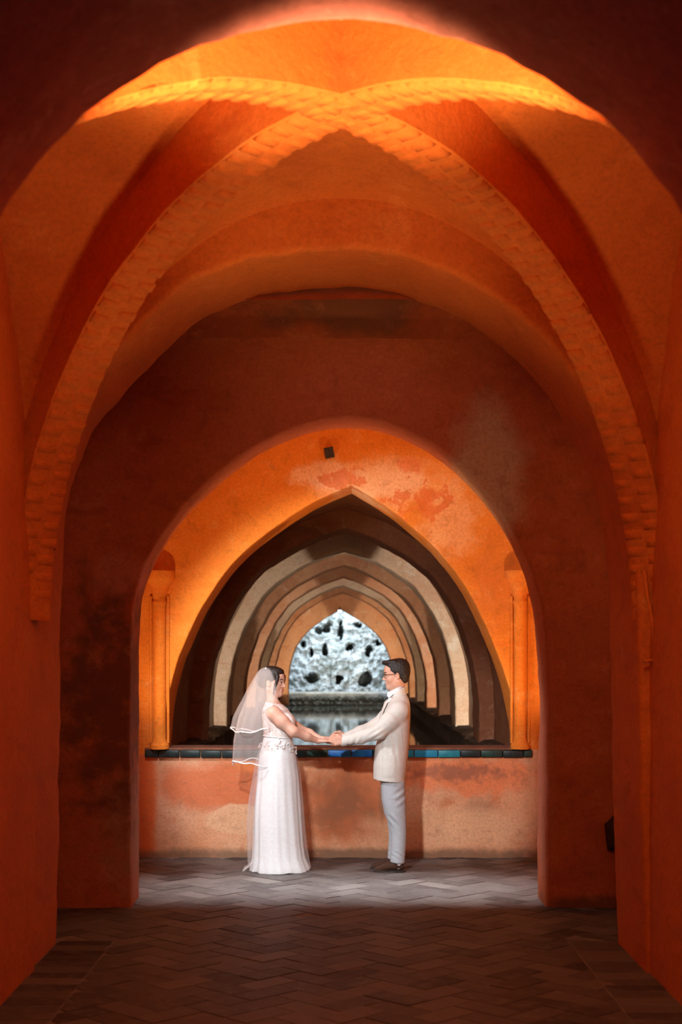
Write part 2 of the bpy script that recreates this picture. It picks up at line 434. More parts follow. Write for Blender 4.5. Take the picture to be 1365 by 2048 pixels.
def rib(sx, sy, name):
    """a diagonal rib from corner (sx,sy) over the crossing to the opposite corner, faced with painted bricks"""
    L = math.hypot(VX, VY1-VYC); dx, dy = sx*VX/L, sy*(VY1-VYC)/L; nx, ny = -dy, dx
    core = []; W = .128; N = 90
    v, f = [], []
    def pt(s, off, up, depth=0):
        t = max(-1, min(1, s)); c = math.sqrt(max(0, 1-t*t))
        z = ZS+(RR+up)*c; r = L*(1+up/L*.75)*t
        return (dx*r+nx*off, VYC+dy*r+ny*off, z)
    for i in range(N+1):
        a = PI*i/N; s = -math.cos(a)*.999
        for off, up in ((-W, .60), (-W, .022), (-W+.02, .004), (0, 0), (W-.02, .004), (W, .022), (W, .60)):
            v.append(wob(pt(s, off, up), .006, 3.5, 4.))
    for i in range(N):
        for k in range(6): f.append((i*7+k, i*7+k+1, (i+1)*7+k+1, (i+1)*7+k))
    o = mesh_obj(name, v, f, M['orange'], None, True, 45)
    # two staggered rows of bricks showing through the paint of the soffit
    rng = random.Random(int(sx*3+sy*5+20))
    NB = 74
    for i in range(NB):
        for row in (0, 1):
            a0 = PI*(i+(.5 if row else 0))/NB; a1 = PI*(i+.96+(.5 if row else 0))/NB
            if a1 > PI*.985 or a0 < PI*.015: continue
            am = .5*(a0+a1); sm_ = -math.cos(am)
            Yb = VYC+dy*L*sm_; Xb = dx*L*sm_
            lo, hi = (-W+.004, -.004) if row == 0 else (.004, W-.004)
            j = rng.uniform(-.006, .006); pr = -.004-rng.uniform(0, .005)
            ring1 = [pt(-math.cos(a), o_, u) for a, o_, u in ((a0, lo+j, .03), (a1, lo+j, .03), (a1, hi, .03), (a0, hi, .03))]
            e = (a1-a0)*.30
            ring2 = [pt(-math.cos(a), o_, u) for a, o_, u in ((a0+e, lo+j+.012, pr), (a1-e, lo+j+.012, pr), (a1-e, hi-.012, pr+.002), (a0+e, hi-.012, pr+.002))]
            vv = ring1+ring2
            c = np.mean(np.array(vv), axis=0)
            mesh_obj('brick', vv, [(0,1,2,3), (7,6,5,4), (0,4,5,1), (1,5,6,2), (2,6,7,3), (3,7,4,0)], M['orange'], o, True, None, loc=tuple(c))
    return o
r1 = rib(-1, 1, 'trim_1'); structure(r1, 'orange brick rib rising from the left far corner of the near vault')
r2 = rib(1, 1, 'trim_2'); structure(r2, 'orange brick rib rising from the right far corner of the near vault')

# wide round arch behind the vaulted bay (A2)
a2px = [(118,1700),(121,1400),(123,1250),(126,1123),(132,1031),(150,958),(179.5,884.6),(181,868),(220,822),(256,782),(311,723),(366,668),(421,628),(500,600),(534,591),(610,579),(690,577),
        (769,583),(816,594),(886,624),(945,653),(1000,689),(1056,745),(1106,807),(1151,890),(1180,965),(1197,1023),(1209,1081),(1216,1147),(1221,1350),(1228,1700)]
pr = [P(x, y, 8.75) for x, y in a2px]; pr = [(P(114, 1900, 8.75)[0], -.03)]+pr+[(P(1235, 1860, 8.75)[0], -.03)]
wide = arch_wall('wall_wide_arch', pr, -3.2, 3.2, 4.75, 7.90, 8.75, M['orange'], .035, .03, .008, 190, zc=2.0, seed=7., edge=.010, sm=1)
structure(wide, 'wide round orange arch behind the crossing ribs')

# second wall with the pointed opening (W2)
w2px_l = [(255,1420),(258,1330),(266,1250),(282,1185),(303,1135),(350,1058),(440,966),(530,901),(610,866)]
w2px_r = [(760,862),(850,896),(950,978),(1020,1080),(1050,1150),(1070,1230),(1079,1310),(1081,1420)]
Y2 = 10.42
pr = [(-1.475, -.03), (-1.475, 1.0), (-1.475, 1.45)]+[(max(P(x, y, Y2)[0], -1.475), P(x, y, Y2)[1]) for x, y in w2px_l[2:]]
pr += [P(690, 851, Y2)]+[(min(P(x, y, Y2)[0], 1.455), P(x, y, Y2)[1]) for x, y in w2px_r[:-2]]+[(1.455, 1.45), (1.44, 1.0), (1.435, -.03)]
second = arch_wall('wall_second_arch', pr, -5.0, 5.0, 4.7, 9.95, 10.45, M['red'], .025, .07, .008, 170, zc=1.5, seed=11., edge=.006, sm=26)
structure(second, 'dark red plastered wall with the pointed opening around the couple')

# ceiling of the passage between the two: barrel running crosswise
v, f = [], []
NX, NYc = 40, 12
for i in range(NX+1):
    for j in range(NYc+1):
        x = -5+10*i/NX; t = j/NYc; y = 8.70+1.30*t
        z = 3.94+.36*math.sin(PI*t) - .012*abs(x)**2*.25
        v.append(wob((x, y, z), .012, 1.5, 2.))
for i in range(NX):
    for j in range(NYc): f.append((i*(NYc+1)+j, i*(NYc+1)+j+1, (i+1)*(NYc+1)+j+1, (i+1)*(NYc+1)+j))
structure(mesh_obj('ceiling_passage', v, f, M['ceil']), 'stained red barrel ceiling of the cross passage')
structure(slab('wall_passage_left', -5.3, -5.0, 8.6, 10.1, -.03, 4.5, M['red'], 8), 'dark end wall closing the cross passage on the left')
structure(slab('wall_passage_right', 5.0, 5.3, 8.6, 10.1, -.03, 4.5, M['red'], 8), 'dark end wall closing the cross passage on the right')
for sx in (-1, 1):
    structure(slab('wall_passage_front_' + ('left' if sx < 0 else 'right'), min(sx*3.15, sx*5.0), max(sx*3.15, sx*5.0), 8.45, 8.74, -.03, 4.5, M['red'], 8), 'wall of the cross passage '+('left' if sx < 0 else 'right')+' of the wide arch')

# chamber where the couple stands
W3Y = 12.42
for nm, sx in (('wall_chamber_left', -1), ('wall_chamber_right', 1)):
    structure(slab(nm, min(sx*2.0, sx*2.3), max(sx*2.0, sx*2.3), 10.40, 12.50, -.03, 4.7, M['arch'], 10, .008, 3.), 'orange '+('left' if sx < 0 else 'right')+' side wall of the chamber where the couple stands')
v, f = [], []
for i in range(21):
    for j in range(11):
        t = j/10; v.append((-2.2+4.4*i/20, 10.40+2.1*t, 4.05+.35*math.sin(PI*t)))
for i in range(20):
    for j in range(10): f.append((i*11+j, i*11+j+1, (i+1)*11+j+1, (i+1)*11+j))
structure(mesh_obj('ceiling_chamber', v, f, M['arch']), 'orange barrel ceiling above the couple')

# third wall: the bright orange pointed arch over the parapet (W3)
w3px = [(326,1492),(334,1406),(352,1332),(377,1271),(414,1197),(463,1129),(531,1068),(629,1003),(703,971),(783,1018),(875,1098),(937,1178),(980,1271),(1010,1345),(1030,1425),(1040,1495)]
pr = [P(x, y, W3Y+.04) for x, y in w3px]; pr = [(pr[0][0], .90)]+pr+[(pr[-1][0], .90)]
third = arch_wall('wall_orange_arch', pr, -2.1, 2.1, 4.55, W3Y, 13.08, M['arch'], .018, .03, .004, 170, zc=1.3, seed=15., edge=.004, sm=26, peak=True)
structure(third, 'bright orange pointed arch above the tiled parapet')
for sx in (-1, 1):
    xx = sx*(1.585 if sx < 0 else 1.565)
    prof = [(.085, .95), (.085, .985), (.062, 1.01), (.055, 1.05), (.055, 2.20), (.064, 2.215), (.064, 2.235), (.055, 2.25), (.062, 2.30), (.085, 2.36), (.125, 2.42), (.135, 2.435), (.135, 2.50), (.0, 2.505)]
    v, f = lathe(prof, xx, W3Y-.01, 24)
    v = [wob(q, .004, 6, 2) for q in v]
    c = mesh_obj('colonnette', v, f, M['arch'], third, True, 40)
    for k in (-1, 1):
        vv, ff = tube([(xx+k*.075, W3Y-.012, 1.0), (xx+k*.075, W3Y-.012, 2.28)], .012, 8)
        mesh_obj('bead_moulding', vv, ff, M['arch'], c, True, 40)

# parapet with its row of glazed tiles
PX0, PX1 = -1.725, 1.665
par = slab('wall_parapet', -2.0, 2.0, W3Y, W3Y+.42, -.03, .945, M['parapet'], 18, .004, 21.)
structure(par, 'worn peach and red plastered parapet behind the couple')
v, f = box_geo(PX0+.01, PX1-.005, W3Y-.022, W3Y+.40, .942, .958, .006)
mesh_obj('coping', v, f, M['sill'], par, True, 30)
tile_edges = [290, 318, 360, 402, 444, 486, 529, 571, 614, 656.5, 703, 746, 786, 829, 876, 921, 961.5, 1005, 1047, 1065]
tile_cols = ['tile_black']*8+['tile_green', 'tile_blue', 'tile_blue', 'tile_green', 'tile_teal', 'tile_azure', 'tile_teal', 'tile_black', 'tile_green', 'tile_black', 'tile_green']
for i in range(len(tile_edges)-1):
    xa, xb = P(tile_edges[i], 1500, W3Y)[0]+.003, P(tile_edges[i+1], 1500, W3Y)[0]-.003
    z0, z1 = .878, .940; bm = bmesh.new()
    bmesh.ops.create_cube(bm, size=1)
    dzr = random.uniform(-.002, .002)
    for q in bm.verts: q.co = Vector((q.co.x*(xb-xa), q.co.y*.06, q.co.z*(z1-z0)))
    bmesh.ops.bevel(bm, geom=[e for e in bm.edges], offset=.007, segments=2, profile=.6, affect='EDGES')
    me = bpy.data.meshes.new('tile'); bm.to_mesh(me); bm.free(); me.materials.append(M[tile_cols[i]])
    me.polygons.foreach_set('use_smooth', [True]*len(me.polygons))
    o = bpy.data.objects.new('tile', me); link(o, par); o.location = (.5*(xa+xb), W3Y-.008+random.uniform(-.002, .002), .5*(z0+z1)+dzr)

# ------------------------------------------------------------------ floor: herringbone bricks
floor = mesh_obj('floor', *box_geo(-5.2, 5.2, -1.5, 13.0, -.12, -.0035), M['mortar'], None, False)
structure(floor, 'herringbone brick floor, lit grey around the couple and dark in front')
BW = .160
def clip(poly, a, b, c):
    """keep a*x+b*y<=c"""
    out = []
    for i in range(len(poly)):
        p, q = poly[i], poly[(i+1) % len(poly)]
        dp, dq = a*p[0]+b*p[1]-c, a*q[0]+b*q[1]-c
        if dp <= 0: out.append(p)
        if (dp < 0 < dq) or (dq < 0 < dp):
            t = dp/(dp-dq); out.append((p[0]+t*(q[0]-p[0]), p[1]+t*(q[1]-p[1])))
    return out
polys = []
c45 = math.cos(PI/4); g = .0028
R = 75
for i in range(-R, R):
    for j in range(-R, R):
        m4 = (i-j) % 4
        if m4 == 0: x0, x1, y0, y1 = i*BW, (i+2)*BW, j*BW, (j+1)*BW
        elif m4 == 3: x0, x1, y0, y1 = i*BW, (i+1)*BW, j*BW, (j+2)*BW
        else: continue
        x0 += g; x1 -= g; y0 += g; y1 -= g
        poly = [((a-b)*c45, (a+b)*c45+9.3) for a, b in ((x0, y0), (x1, y0), (x1, y1), (x0, y1))]
        cy = sum(q[1] for q in poly)/4; cxx = sum(q[0] for q in poly)/4
        if cy < 6.3 or cy > 12.5: continue
        xm = 1.40 if cy < 8.75 else (2.5 if cy < 9.97 else (1.55 if cy < 10.4 else 1.9))
        if abs(cxx) > xm+.2: continue
        if cy < 8.85:
            poly = clip(poly, 1, 0, 1.40); poly = clip(poly, -1, 0, 1.40) if len(poly) > 2 else poly
        if len(poly) < 3: continue
        polys.append(poly)
yy = 6.3
while yy < 8.72:
    for sx in (-1, 1):
        x0, x1 = (1.407, 1.74)
        polys.append([(sx*x0, yy), (sx*x1, yy), (sx*x1, yy+.140), (sx*x0, yy+.140)] if sx > 0 else [(-x1, yy), (-x0, yy), (-x0, yy+.140), (-x1, yy+.140)])
    yy += .147
def parea(p): return .5*sum(p[i][0]*p[(i+1) % len(p)][1]-p[(i+1) % len(p)][0]*p[i][1] for i in range(len(p)))
polys = [p for p in polys if abs(parea(p)) > .003]
def inview(p):
    cxx = sum(q[0] for q in p)/len(p); cy = sum(q[1] for q in p)/len(p)
    return abs(cxx)/cy*FPX < 690 and cy > 6.75
vis = sorted([p for p in polys if inview(p)], key=lambda p: sum(q[1] for q in p)/len(p))
rest = [p for p in polys if not inview(p)]
def brick_geo(p, z0, z1, c=.0025):
    if parea(p) < 0: p = p[::-1]
    n = len(p); cx_, cy_ = sum(q[0] for q in p)/n, sum(q[1] for q in p)/n
    v = [(x, y, z0) for x, y in p]+[(x, y, z1-c*.7) for x, y in p]
    for x, y in p:
        d = math.hypot(x-cx_, y-cy_); s = (d-c*1.4)/d
        v.append((cx_+(x-cx_)*s, cy_+(y-cy_)*s, z1))
    f = []
    for i in range(n):
        k = (i+1) % n
        f.append((i, k, n+k, n+i)); f.append((n+i, n+k, 2*n+k, 2*n+i))
    f.append(tuple(2*n+i for i in range(n)))
    return v, f, (cx_, cy_)
rng = random.Random(3)
for p in vis[:298]:
    dz = rng.uniform(-.003, .002); v, f, c = brick_geo(p, -.03, dz)
    o = mesh_obj('brick', v, f, M['brick'], floor, False, None, loc=(c[0], c[1], 0))
    o.rotation_euler = (rng.uniform(-.006, .006), rng.uniform(-.006, .006), 0)
bv, bf = [], []
for p in vis[298:]+rest:
    v, f, c = brick_geo(p, -.03, rng.uniform(-.003, .002)); s = len(bv)
    bv += v; bf += [tuple(i+s for i in q) for q in f]
tag(mesh_obj('brick_paving', bv, bf, M['brick'], floor, False), kind='stuff')

# ------------------------------------------------------------------ pool hall: arches, vaults, aisles, plinths, water
WZ = .45; PZ = .84
HALL = [15.75, 18.95, 22.15, 25.35, 28.55, 31.75]; TH = .70; END = 34.9
FX = [1, 1, .99, .963, .926, .882, .809, .74, .645, .515, .29, .125, 0]; FZ = [0, .095, .233, .345, .4286, .513, .614, .698, .781, .845, .934, .975, 1]
def pointed(hw, zs, za, ax=0., fx=FX, fz=FZ):
    """pointed arch standing on zs: fractions of the half width against fractions of the height"""
    left = [(-hw*a+ax*b, zs+(za-zs)*b) for a, b in zip(fx, fz)]
    right = [(hw*a+ax*b, zs+(za-zs)*b) for a, b in zip(fx, fz)][::-1]
    return left+right[1:]
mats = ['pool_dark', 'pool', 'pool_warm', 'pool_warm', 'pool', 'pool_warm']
labs = ['first dark brown pointed arch behind the orange arch', 'pale grey pointed arch, second in the pool hall', 'third pointed arch over the pool, shaded at its top',
        'fourth pointed arch over the pool, reddish', 'fifth pointed arch over the pool', 'sixth pointed arch over the pool, before the end arch']
for i, y in enumerate(HALL):
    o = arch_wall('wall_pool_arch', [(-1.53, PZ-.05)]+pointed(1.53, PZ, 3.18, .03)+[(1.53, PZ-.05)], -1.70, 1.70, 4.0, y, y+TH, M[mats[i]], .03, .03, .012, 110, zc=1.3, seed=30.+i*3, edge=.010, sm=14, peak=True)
    structure(o, labs[i])
endw = arch_wall('wall_end_arch', [(-1.29, .55)]+pointed(1.29, .60, 2.92, 0.0, [1, 1, .985, .94, .867, .705, .42, .17, 0], [0, .28, .38, .464, .597, .724, .862, .94, 1])+[(1.29, .55)], -3.2, 3.2, 4.0, END, END+.5, M['pool_warm'], .03, .03, .008, 110, zc=1.3, seed=60., edge=.006, sm=14, peak=True)
structure(endw, 'last warm-lit pointed arch framing the rock grotto')
# vaulted bays between the arches
starts = [13.06]+[y+TH for y in HALL]; ends = HALL+[END]
for k, (a, b) in enumerate(zip(starts, ends)):
    pr = resample(pointed(1.70, PZ-.02, 3.40, .03), 80); zlow = PZ-.02; pr = [q for q in pr if q[1] > zlow]
    v, f = [], []
    inner = [(q[0], q[1]) for q in pr]; inner[0] = (inner[0][0], zlow); inner[-1] = (inner[-1][0], zlow)
    outer = [(-2.1, zlow), (-2.1, 4.0), (2.1, 4.0), (2.1, zlow)]
    loop = inner+outer[::-1]
    n = len(loop); NY = 5
    for j in range(NY+1):
        y = a-.03+(b-a+.06)*j/NY
        for x, z in loop: v.append(wob((x, y, z), .012, 1.6, 70.+k))
    for j in range(NY):
        for i in range(n): f.append((j*n+i, (j+1)*n+i, (j+1)*n+(i+1) % n, j*n+(i+1) % n))
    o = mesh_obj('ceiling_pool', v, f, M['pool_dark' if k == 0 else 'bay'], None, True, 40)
    structure(o, 'pointed barrel vault strip over the pool, bay %s from the parapet' % ['one', 'two', 'three', 'four', 'five', 'six', 'seven'][k])
for sx, nm in ((-1, 'left'), (1, 'right')):
    # rough stone plinth carrying the piers
    v, f = [], []
    prof = [(1.62, .1), (1.57, .35), (1.50, .55), (1.515, .70), (1.48, .79), (1.56, PZ), (1.9, PZ+.005), (2.2, PZ), (2.2, .1)]
    NY = 150
    for j in range(NY+1):
        y = 12.9+(36.6-12.9)*j/NY
        for i, (x, z) in enumerate(prof):
            q = (sx*x, y, z); d = .055 if i < 6 else .01
            nz = mnoise.noise_vector(Vector((q[0]*3, y*3.2, z*5+sx*9)))*d
            v.append((q[0]+nz.x, q[1]+nz.y, q[2]+nz.z*.6))
    n = len(prof)
    for j in range(NY):
        for i in range(n-1):
            q = (j*n+i, (j+1)*n+i, (j+1)*n+i+1, j*n+i+1); f.append(q if sx < 0 else q[::-1])
    structure(mesh_obj('trim_'+('3' if sx < 0 else '4'), v, f, M['stone'], None, False), 'rough dark stone plinth along the '+nm+' edge of the pool')
wat = mesh_obj('water', [(-3, 12.8, WZ), (3, 12.8, WZ), (3, 39.3, WZ), (-3, 39.3, WZ)], [(0, 1, 2, 3)], M['water'])
tag(wat, 'still grey-green pool water mirroring the rock grotto', 'water', None, 'stuff')

# small uplights on the plinths, each hidden behind a pier
bay_w = [(0, 0), (95, 150), (14, 22), (100, 150), (22, 30), (80, 110), (110, 130)]
for k, (a, b) in enumerate(zip(starts, ends)):
    for sx, pw in zip((-1, 1), bay_w[k]):
        if pw: spot('pier_uplight', (sx*1.60, a+.10, PZ+.12), (sx*1.52, b-.2, 1.85), pw*1.9, NEUT if k < 4 else (1, .84, .62), 54, .12, .02)

# far end: rubble ledge, grotto, floodlight
LY = 37.2
led = mesh_obj('stone_ledge', *box_geo(-3.4, 3.4, LY+.10, LY+1.3, .1, .80, .03), M['ledge'], None, False, None, loc=(0, LY, .45))
tag(led, 'low rubble stone ledge across the far end of the pool', 'ledge')
ico = bmesh.new(); bmesh.ops.create_icosphere(ico, subdivisions=2, radius=1)
iv = [tuple(q.co) for q in ico.verts]; iff = [tuple(x.index for x in q.verts) for q in ico.faces]; ico.free()
rocks = []
for s in range(4):
    vv = []
    for q in iv:
        k = 1+.45*mnoise.noise(Vector((q[0]*1.3+s*7, q[1]*1.3, q[2]*1.3)))
        vv.append((q[0]*k, q[1]*k, q[2]*k))
    me = bpy.data.meshes.new('stone'); me.from_pydata(vv, [], iff); me.materials.append(M['ledge_dark']); rocks.append(me)
rng = random.Random(12)
x = -1.75
for row in range(2):
    x = -1.75
    while x < 1.75:
        wd = rng.uniform(.05, .09); o = bpy.data.objects.new('stone', rocks[rng.randrange(4)]); link(o, led)
        o.location = (x+wd, rng.uniform(.02, .08), (.06 if row == 0 else .19)+rng.uniform(-.02, .02)); o.scale = (wd, .12, rng.uniform(.055, .085)); o.rotation_euler = (0, rng.uniform(-.5, .5), rng.uniform(0, 6))
        x += wd*1.75

GY = 39.3
def grotto():
    x0, x1, z0, z1 = -3.2, 3.2, .1, 5.0; NX, NZ = 320, 245
    xs = np.linspace(x0, x1, NX); zs = np.linspace(z0, z1, NZ)
    holes = [(623,1357,14,10,1), (678,1361,10,9,1), (731,1360,14,14,1), (650,1300,6,14,.8), (621,1305,6,10,.7), (701,1294,10,9,.9), (738,1302,7,11,.8),
             (681,1262,6,20,.7), (652,1257,8,8,.6), (637,1262,7,9,.5), (660,1250,6,7,.5), (607,1290,5,8,.5), (755,1285,8,6,.5), (716,1250,9,6,.5)]
    sc = GY/FPX; hol = [(*P(q[0], q[1], GY), q[2]*sc*.88, q[3]*sc*.88, q[4]) for q in holes]
    v = []
    for z in zs:
        for x in xs:
            a = mnoise.fractal(Vector((x*1.7, 3.3, z*1.7)), .8, 2.1, 7)*.16 + abs(mnoise.noise(Vector((x*3.6, 8.1, z*3.6))))*.20 + mnoise.noise(Vector((x*9, 1., z*9)))*.07 + mnoise.noise(Vector((x*17, 5., z*17)))*.045
            d = 0
            wx = mnoise.noise(Vector((x*4.5, 2.2, z*4.5)))*.30+mnoise.noise(Vector((x*12, 2.2, z*12)))*.12
            for X, Z, rx, ry, s in hol:
                q = math.sqrt(((x-X)/rx)**2+((z-Z)/ry)**2)*(1+wx)
                if q < 1.35: d = max(d, s*2.4*max(0, min(1, (1.22-q)/.28)))
            if abs(x+.03) < .26 and .5 < z < 1.65: a -= .14*min(1, (.26-abs(x+.03))/.05)
            y = GY-.25+a*(1 if d < .1 else .5)+d+.05*(z-z0)
            v.append((x, y, z))
    f = []
    for i in range(NZ-1):
        for j in range(NX-1): f.append((i*NX+j, i*NX+j+1, (i+1)*NX+j+1, (i+1)*NX+j))
    return v, f
gv, gf = grotto()
gr = mesh_obj('rock_grotto', gv, gf, M['rock'], None, True, None, loc=(0, GY, .4))
# the rock is a thick mass: give it a back
so = gr.modifiers.new('thick', 'SOLIDIFY'); so.thickness = .12; so.offset = -1.0
tag(gr, 'pale blue-lit rock grotto with dark hollows at the far end of the pool', 'grotto')
area('grotto_flood', (0, 37.3, 4.7), (0, 39.3, 1.7), 140, COOL, 2.6, .3, 170)
area('grotto_flood_front', (0, 36.0, 3.7), (0, 39.4, 1.6), 88, COOL, 2.0, .3, 170)
spot('grotto_blue', (2.3, 36.0, 1.8), (1.1, 37.6, .80), 60, (.10, .35, 1.0), 30, .6, .05)
fl = empty('floodlight', (P(680, 1222, END-.02)[0], END-.06, P(680, 1222, END-.02)[1]))
fz = fl.location
mesh_obj('housing', *box_geo(fz.x-.055, fz.x+.055, fz.y-.05, fz.y+.03, fz.z-.045, fz.z+.035, .012), M['lamp_white'], fl, False)
vv, ff = tube([(fz.x, fz.y+.02, fz.z+.03), (fz.x, fz.y+.05, fz.z+.10)], .012, 8); mesh_obj('bracket', vv, ff, M['iron'], fl)
lm = NT('lamp_glow'); lm.b.inputs['Emission Color'].default_value = (.85, .93, 1, 1); lm.b.inputs['Emission Strength'].default_value = 2.5
mesh_obj('lens', *box_geo(fz.x-.042, fz.x+.042, fz.y-.056, fz.y-.049, fz.z-.034, fz.z+.020), lm.m, fl, False)
tag(fl, 'small white floodlight at the peak of the last arch', 'lamp')

# iron box set in the orange arch above its point
bx, bz = P(659, 906, W3Y)
jb = empty('junction_box', (bx, W3Y-.03, bz-.04))
def rot_box(x0, x1, y0, y1, z0, z1, c, ang):
    v, f = box_geo(x0, x1, y0, y1, z0, z1, 0); ca, sa = math.cos(ang), math.sin(ang)
    return [(c[0]+(x-c[0])*ca-(z-c[1])*sa, y, c[1]+(x-c[0])*sa+(z-c[1])*ca) for x, y, z in v], f
mesh_obj('box_body', *rot_box(bx-.040, bx+.040, W3Y-.045, W3Y+.02, bz-.044, bz+.044, (bx, bz), .18), M['iron'], jb, False)
for k in (-1, 1):
    mesh_obj('cover_plate', *rot_box(bx+k*.019-.016, bx+k*.019+.016, W3Y-.052, W3Y-.043, bz-.036, bz+.036, (bx, bz), .18), M['iron'], jb, False)
tag(jb, 'small dark iron box fixed above the point of the orange arch', 'box')
# bare lump of stone low beside the right pier
hx, hz = P(1228, 1668, 9.9)
vv = []
for q in iv:
    k = 1+.35*mnoise.noise(Vector((q[0]*1.6+3, q[1]*1.6, q[2]*1.6))); vv.append((hx+q[0]*k*.065, 9.93+q[1]*k*.05, hz+q[2]*k*.125))
tag(mesh_obj('stone_lump', vv, iff, M['hole'], None, True, None, loc=(hx, 9.93, hz-.12)), 'dark bare stone lump low on the red wall beside the right pier', 'stone')
# thin bracket where the right rib meets the wall
cxr, czr = P(1303, 1322, 7.86)
cr = empty('wall_bracket', (cxr, 7.80, czr))
vv, ff = tube([(cxr-.055, 7.80, czr), (cxr+.02, 7.83, czr+.003)], .010, 8); mesh_obj('foot', vv, ff, M['orange'], cr)
vv, ff = tube([(cxr+.015, 7.85, czr), (cxr+.010, 7.85, czr+.20), (cxr-.02, 7.86, czr+.36), (cxr-.035, 7.87, czr+.50)], .011, 8); mesh_obj('stem', vv, ff, M['orange'], cr)
tag(cr, 'painted iron bracket where the right rib meets the side wall', 'bracket')

# ================================================================== people
YC = 11.69; PS = FPX/YC
def G(px, py, dy=0.):
    return np.array([(px-CX)/PS, YC+dy, CH+(HZ-py)/PS])
def gx(px): return (px-CX)/PS
def gz(py): return CH+(HZ-py)/PS

class Field:
    """signed distance on a grid; shapes are blended in one after the other, then one continuous skin is drawn over them"""
    def __init__(s, lo, hi, h):
        s.h = h; s.lo = np.array(lo, float)
        s.n = np.ceil((np.array(hi)-s.lo)/h).astype(int)+1
        s.ax = [s.lo[i]+h*np.arange(s.n[i]) for i in range(3)]
        s.D = np.full(s.n, 1.0, dtype=np.float32)
    def sub(s, lo, hi, pad):
        a = np.clip(np.floor((np.array(lo)-pad-s.lo)/s.h).astype(int), 0, s.n)
        b = np.clip(np.ceil((np.array(hi)+pad-s.lo)/s.h).astype(int)+1, 0, s.n)
        sl = tuple(slice(a[i], b[i]) for i in range(3))
        X = s.ax[0][sl[0]][:, None, None]; Y = s.ax[1][sl[1]][None, :, None]; Z = s.ax[2][sl[2]][None, None, :]
        return sl, X, Y, Z
    def put(s, sl, d, k, mode='add'):
        A = s.D[sl]
        if A.size == 0: return
        d = np.broadcast_to(d, A.shape).astype(np.float32)
        if mode == 'add':
            if k > 0:
                hh = np.maximum(k-np.abs(A-d), 0)/k; s.D[sl] = np.minimum(A, d)-hh*hh*k*.25
            else: s.D[sl] = np.minimum(A, d)
        elif mode == 'cut':
            d = -d
            if k > 0:
                hh = np.maximum(k-np.abs(A-d), 0)/k; s.D[sl] = np.maximum(A, d)+hh*hh*k*.25
            else: s.D[sl] = np.maximum(A, d)
    def cone(s, a, b, ra, rb, k=.02, mode='add', sy=1.0):
        a = np.array(a, float); b = np.array(b, float); r = max(ra, rb)*max(1, sy)
        sl, X, Y, Z = s.sub(np.minimum(a, b)-r, np.maximum(a, b)+r, .06)
        d = b-a; L2 = d.dot(d)+1e-12
        px, py, pz = X-a[0], (Y-a[1])/sy, Z-a[2]; dy = d[1]/sy; L2 = d[0]**2+dy**2+d[2]**2+1e-12
        t = np.clip((px*d[0]+py*dy+pz*d[2])/L2, 0, 1)
        q = np.sqrt((px-t*d[0])**2+(py-t*dy)**2+(pz-t*d[2])**2)-(ra+(rb-ra)*t)
        s.put(sl, q, k, mode)
    def chain(s, pts, rs, k=.02, mode='add', sy=1.0):
        for i in range(len(pts)-1): s.cone(pts[i], pts[i+1], rs[i], rs[i+1], k, mode, sy)
    def ball(s, c, r, k=.02, mode='add', R=None):
        c = np.array(c, float); r = np.array([r]*3 if np.isscalar(r) else r, float)
        m = np.array([r.max()]*3)
        sl, X, Y, Z = s.sub(c-m, c+m, .06)
        px, py, pz = X-c[0], Y-c[1], Z-c[2]
        if R is not None:
            R = np.array(R); px, py, pz = (R[0, i]*px+R[1, i]*py+R[2, i]*pz for i in range(3))
        q = np.sqrt((px/r[0])**2+(py/r[1])**2+(pz/r[2])**2); q2 = np.sqrt((px/r[0]**2)**2+(py/r[1]**2)**2+(pz/r[2]**2)**2)+1e-9
        s.put(sl, np.clip(q*(q-1)/q2, -.3, .3), k, mode)
    def loft(s, rows, yc, k=.02, mode='add', fold=None, p=2.0):
        """rows: (z, cx, half x, half y) from low to high; yc the middle in y"""
        rows = sorted(rows); z = np.array([q[0] for q in rows])
        cx, a, b = (np.array([q[i] for q in rows]) for i in (1, 2, 3))
        yy = np.array([q[4] if len(q) > 4 else yc for q in rows])
        lo = ((cx-a).min(), (yy-b).min(), z[0]); hi = ((cx+a).max(), (yy+b).max(), z[-1])
        sl, X, Y, Z = s.sub(lo, hi, .06)
        zz = s.ax[2][sl[2]]; I = lambda q: np.interp(zz, z, q)[None, None, :]
        A, B, CC, YY = I(a), I(b), I(cx), I(yy)
        q = (np.abs((X-CC)/A)**p+np.abs((Y-YY)/B)**p)**(1/p)
        d = (q-1)*np.minimum(A, B)
        if fold is not None: d = d+fold(X, Y, Z)
        d = np.maximum(d, np.maximum(z[0]-Z, Z-z[-1]))
        s.put(sl, d, k, mode)
    def half(s, point, normal, k=.0):
        """cut away everything on the side the normal points to"""
        X = s.ax[0][:, None, None]; Y = s.ax[1][None, :, None]; Z = s.ax[2][None, None, :]
        d = -((X-point[0])*normal[0]+(Y-point[1])*normal[1]+(Z-point[2])*normal[2])
        s.put((slice(None),)*3, d, k, 'cut')
    def ripple(s, fn):
        X = s.ax[0][:, None, None]; Y = s.ax[1][None, :, None]; Z = s.ax[2][None, None, :]
        s.D = s.D+fn(X, Y, Z).astype(np.float32)
    def mesh(s, smooth=2):
        D = s.D; h = s.h; nx, ny, nz = D.shape
        ins = D < 0
        c = np.zeros((nx-1, ny-1, nz-1), dtype=np.uint8)
        for i in (0, 1):
            for j in (0, 1):
                for k in (0, 1): c += ins[i:nx-1+i, j:ny-1+j, k:nz-1+k]
        act = (c > 0) & (c < 8); idx = np.argwhere(act)
        num = np.full(act.shape, -1, dtype=np.int64); num[act] = np.arange(len(idx))
        pos = np.zeros((len(idx), 3)); cnt = np.zeros(len(idx))
        I, J, K = idx.T
        cor = [(i, j, k) for i in (0, 1) for j in (0, 1) for k in (0, 1)]
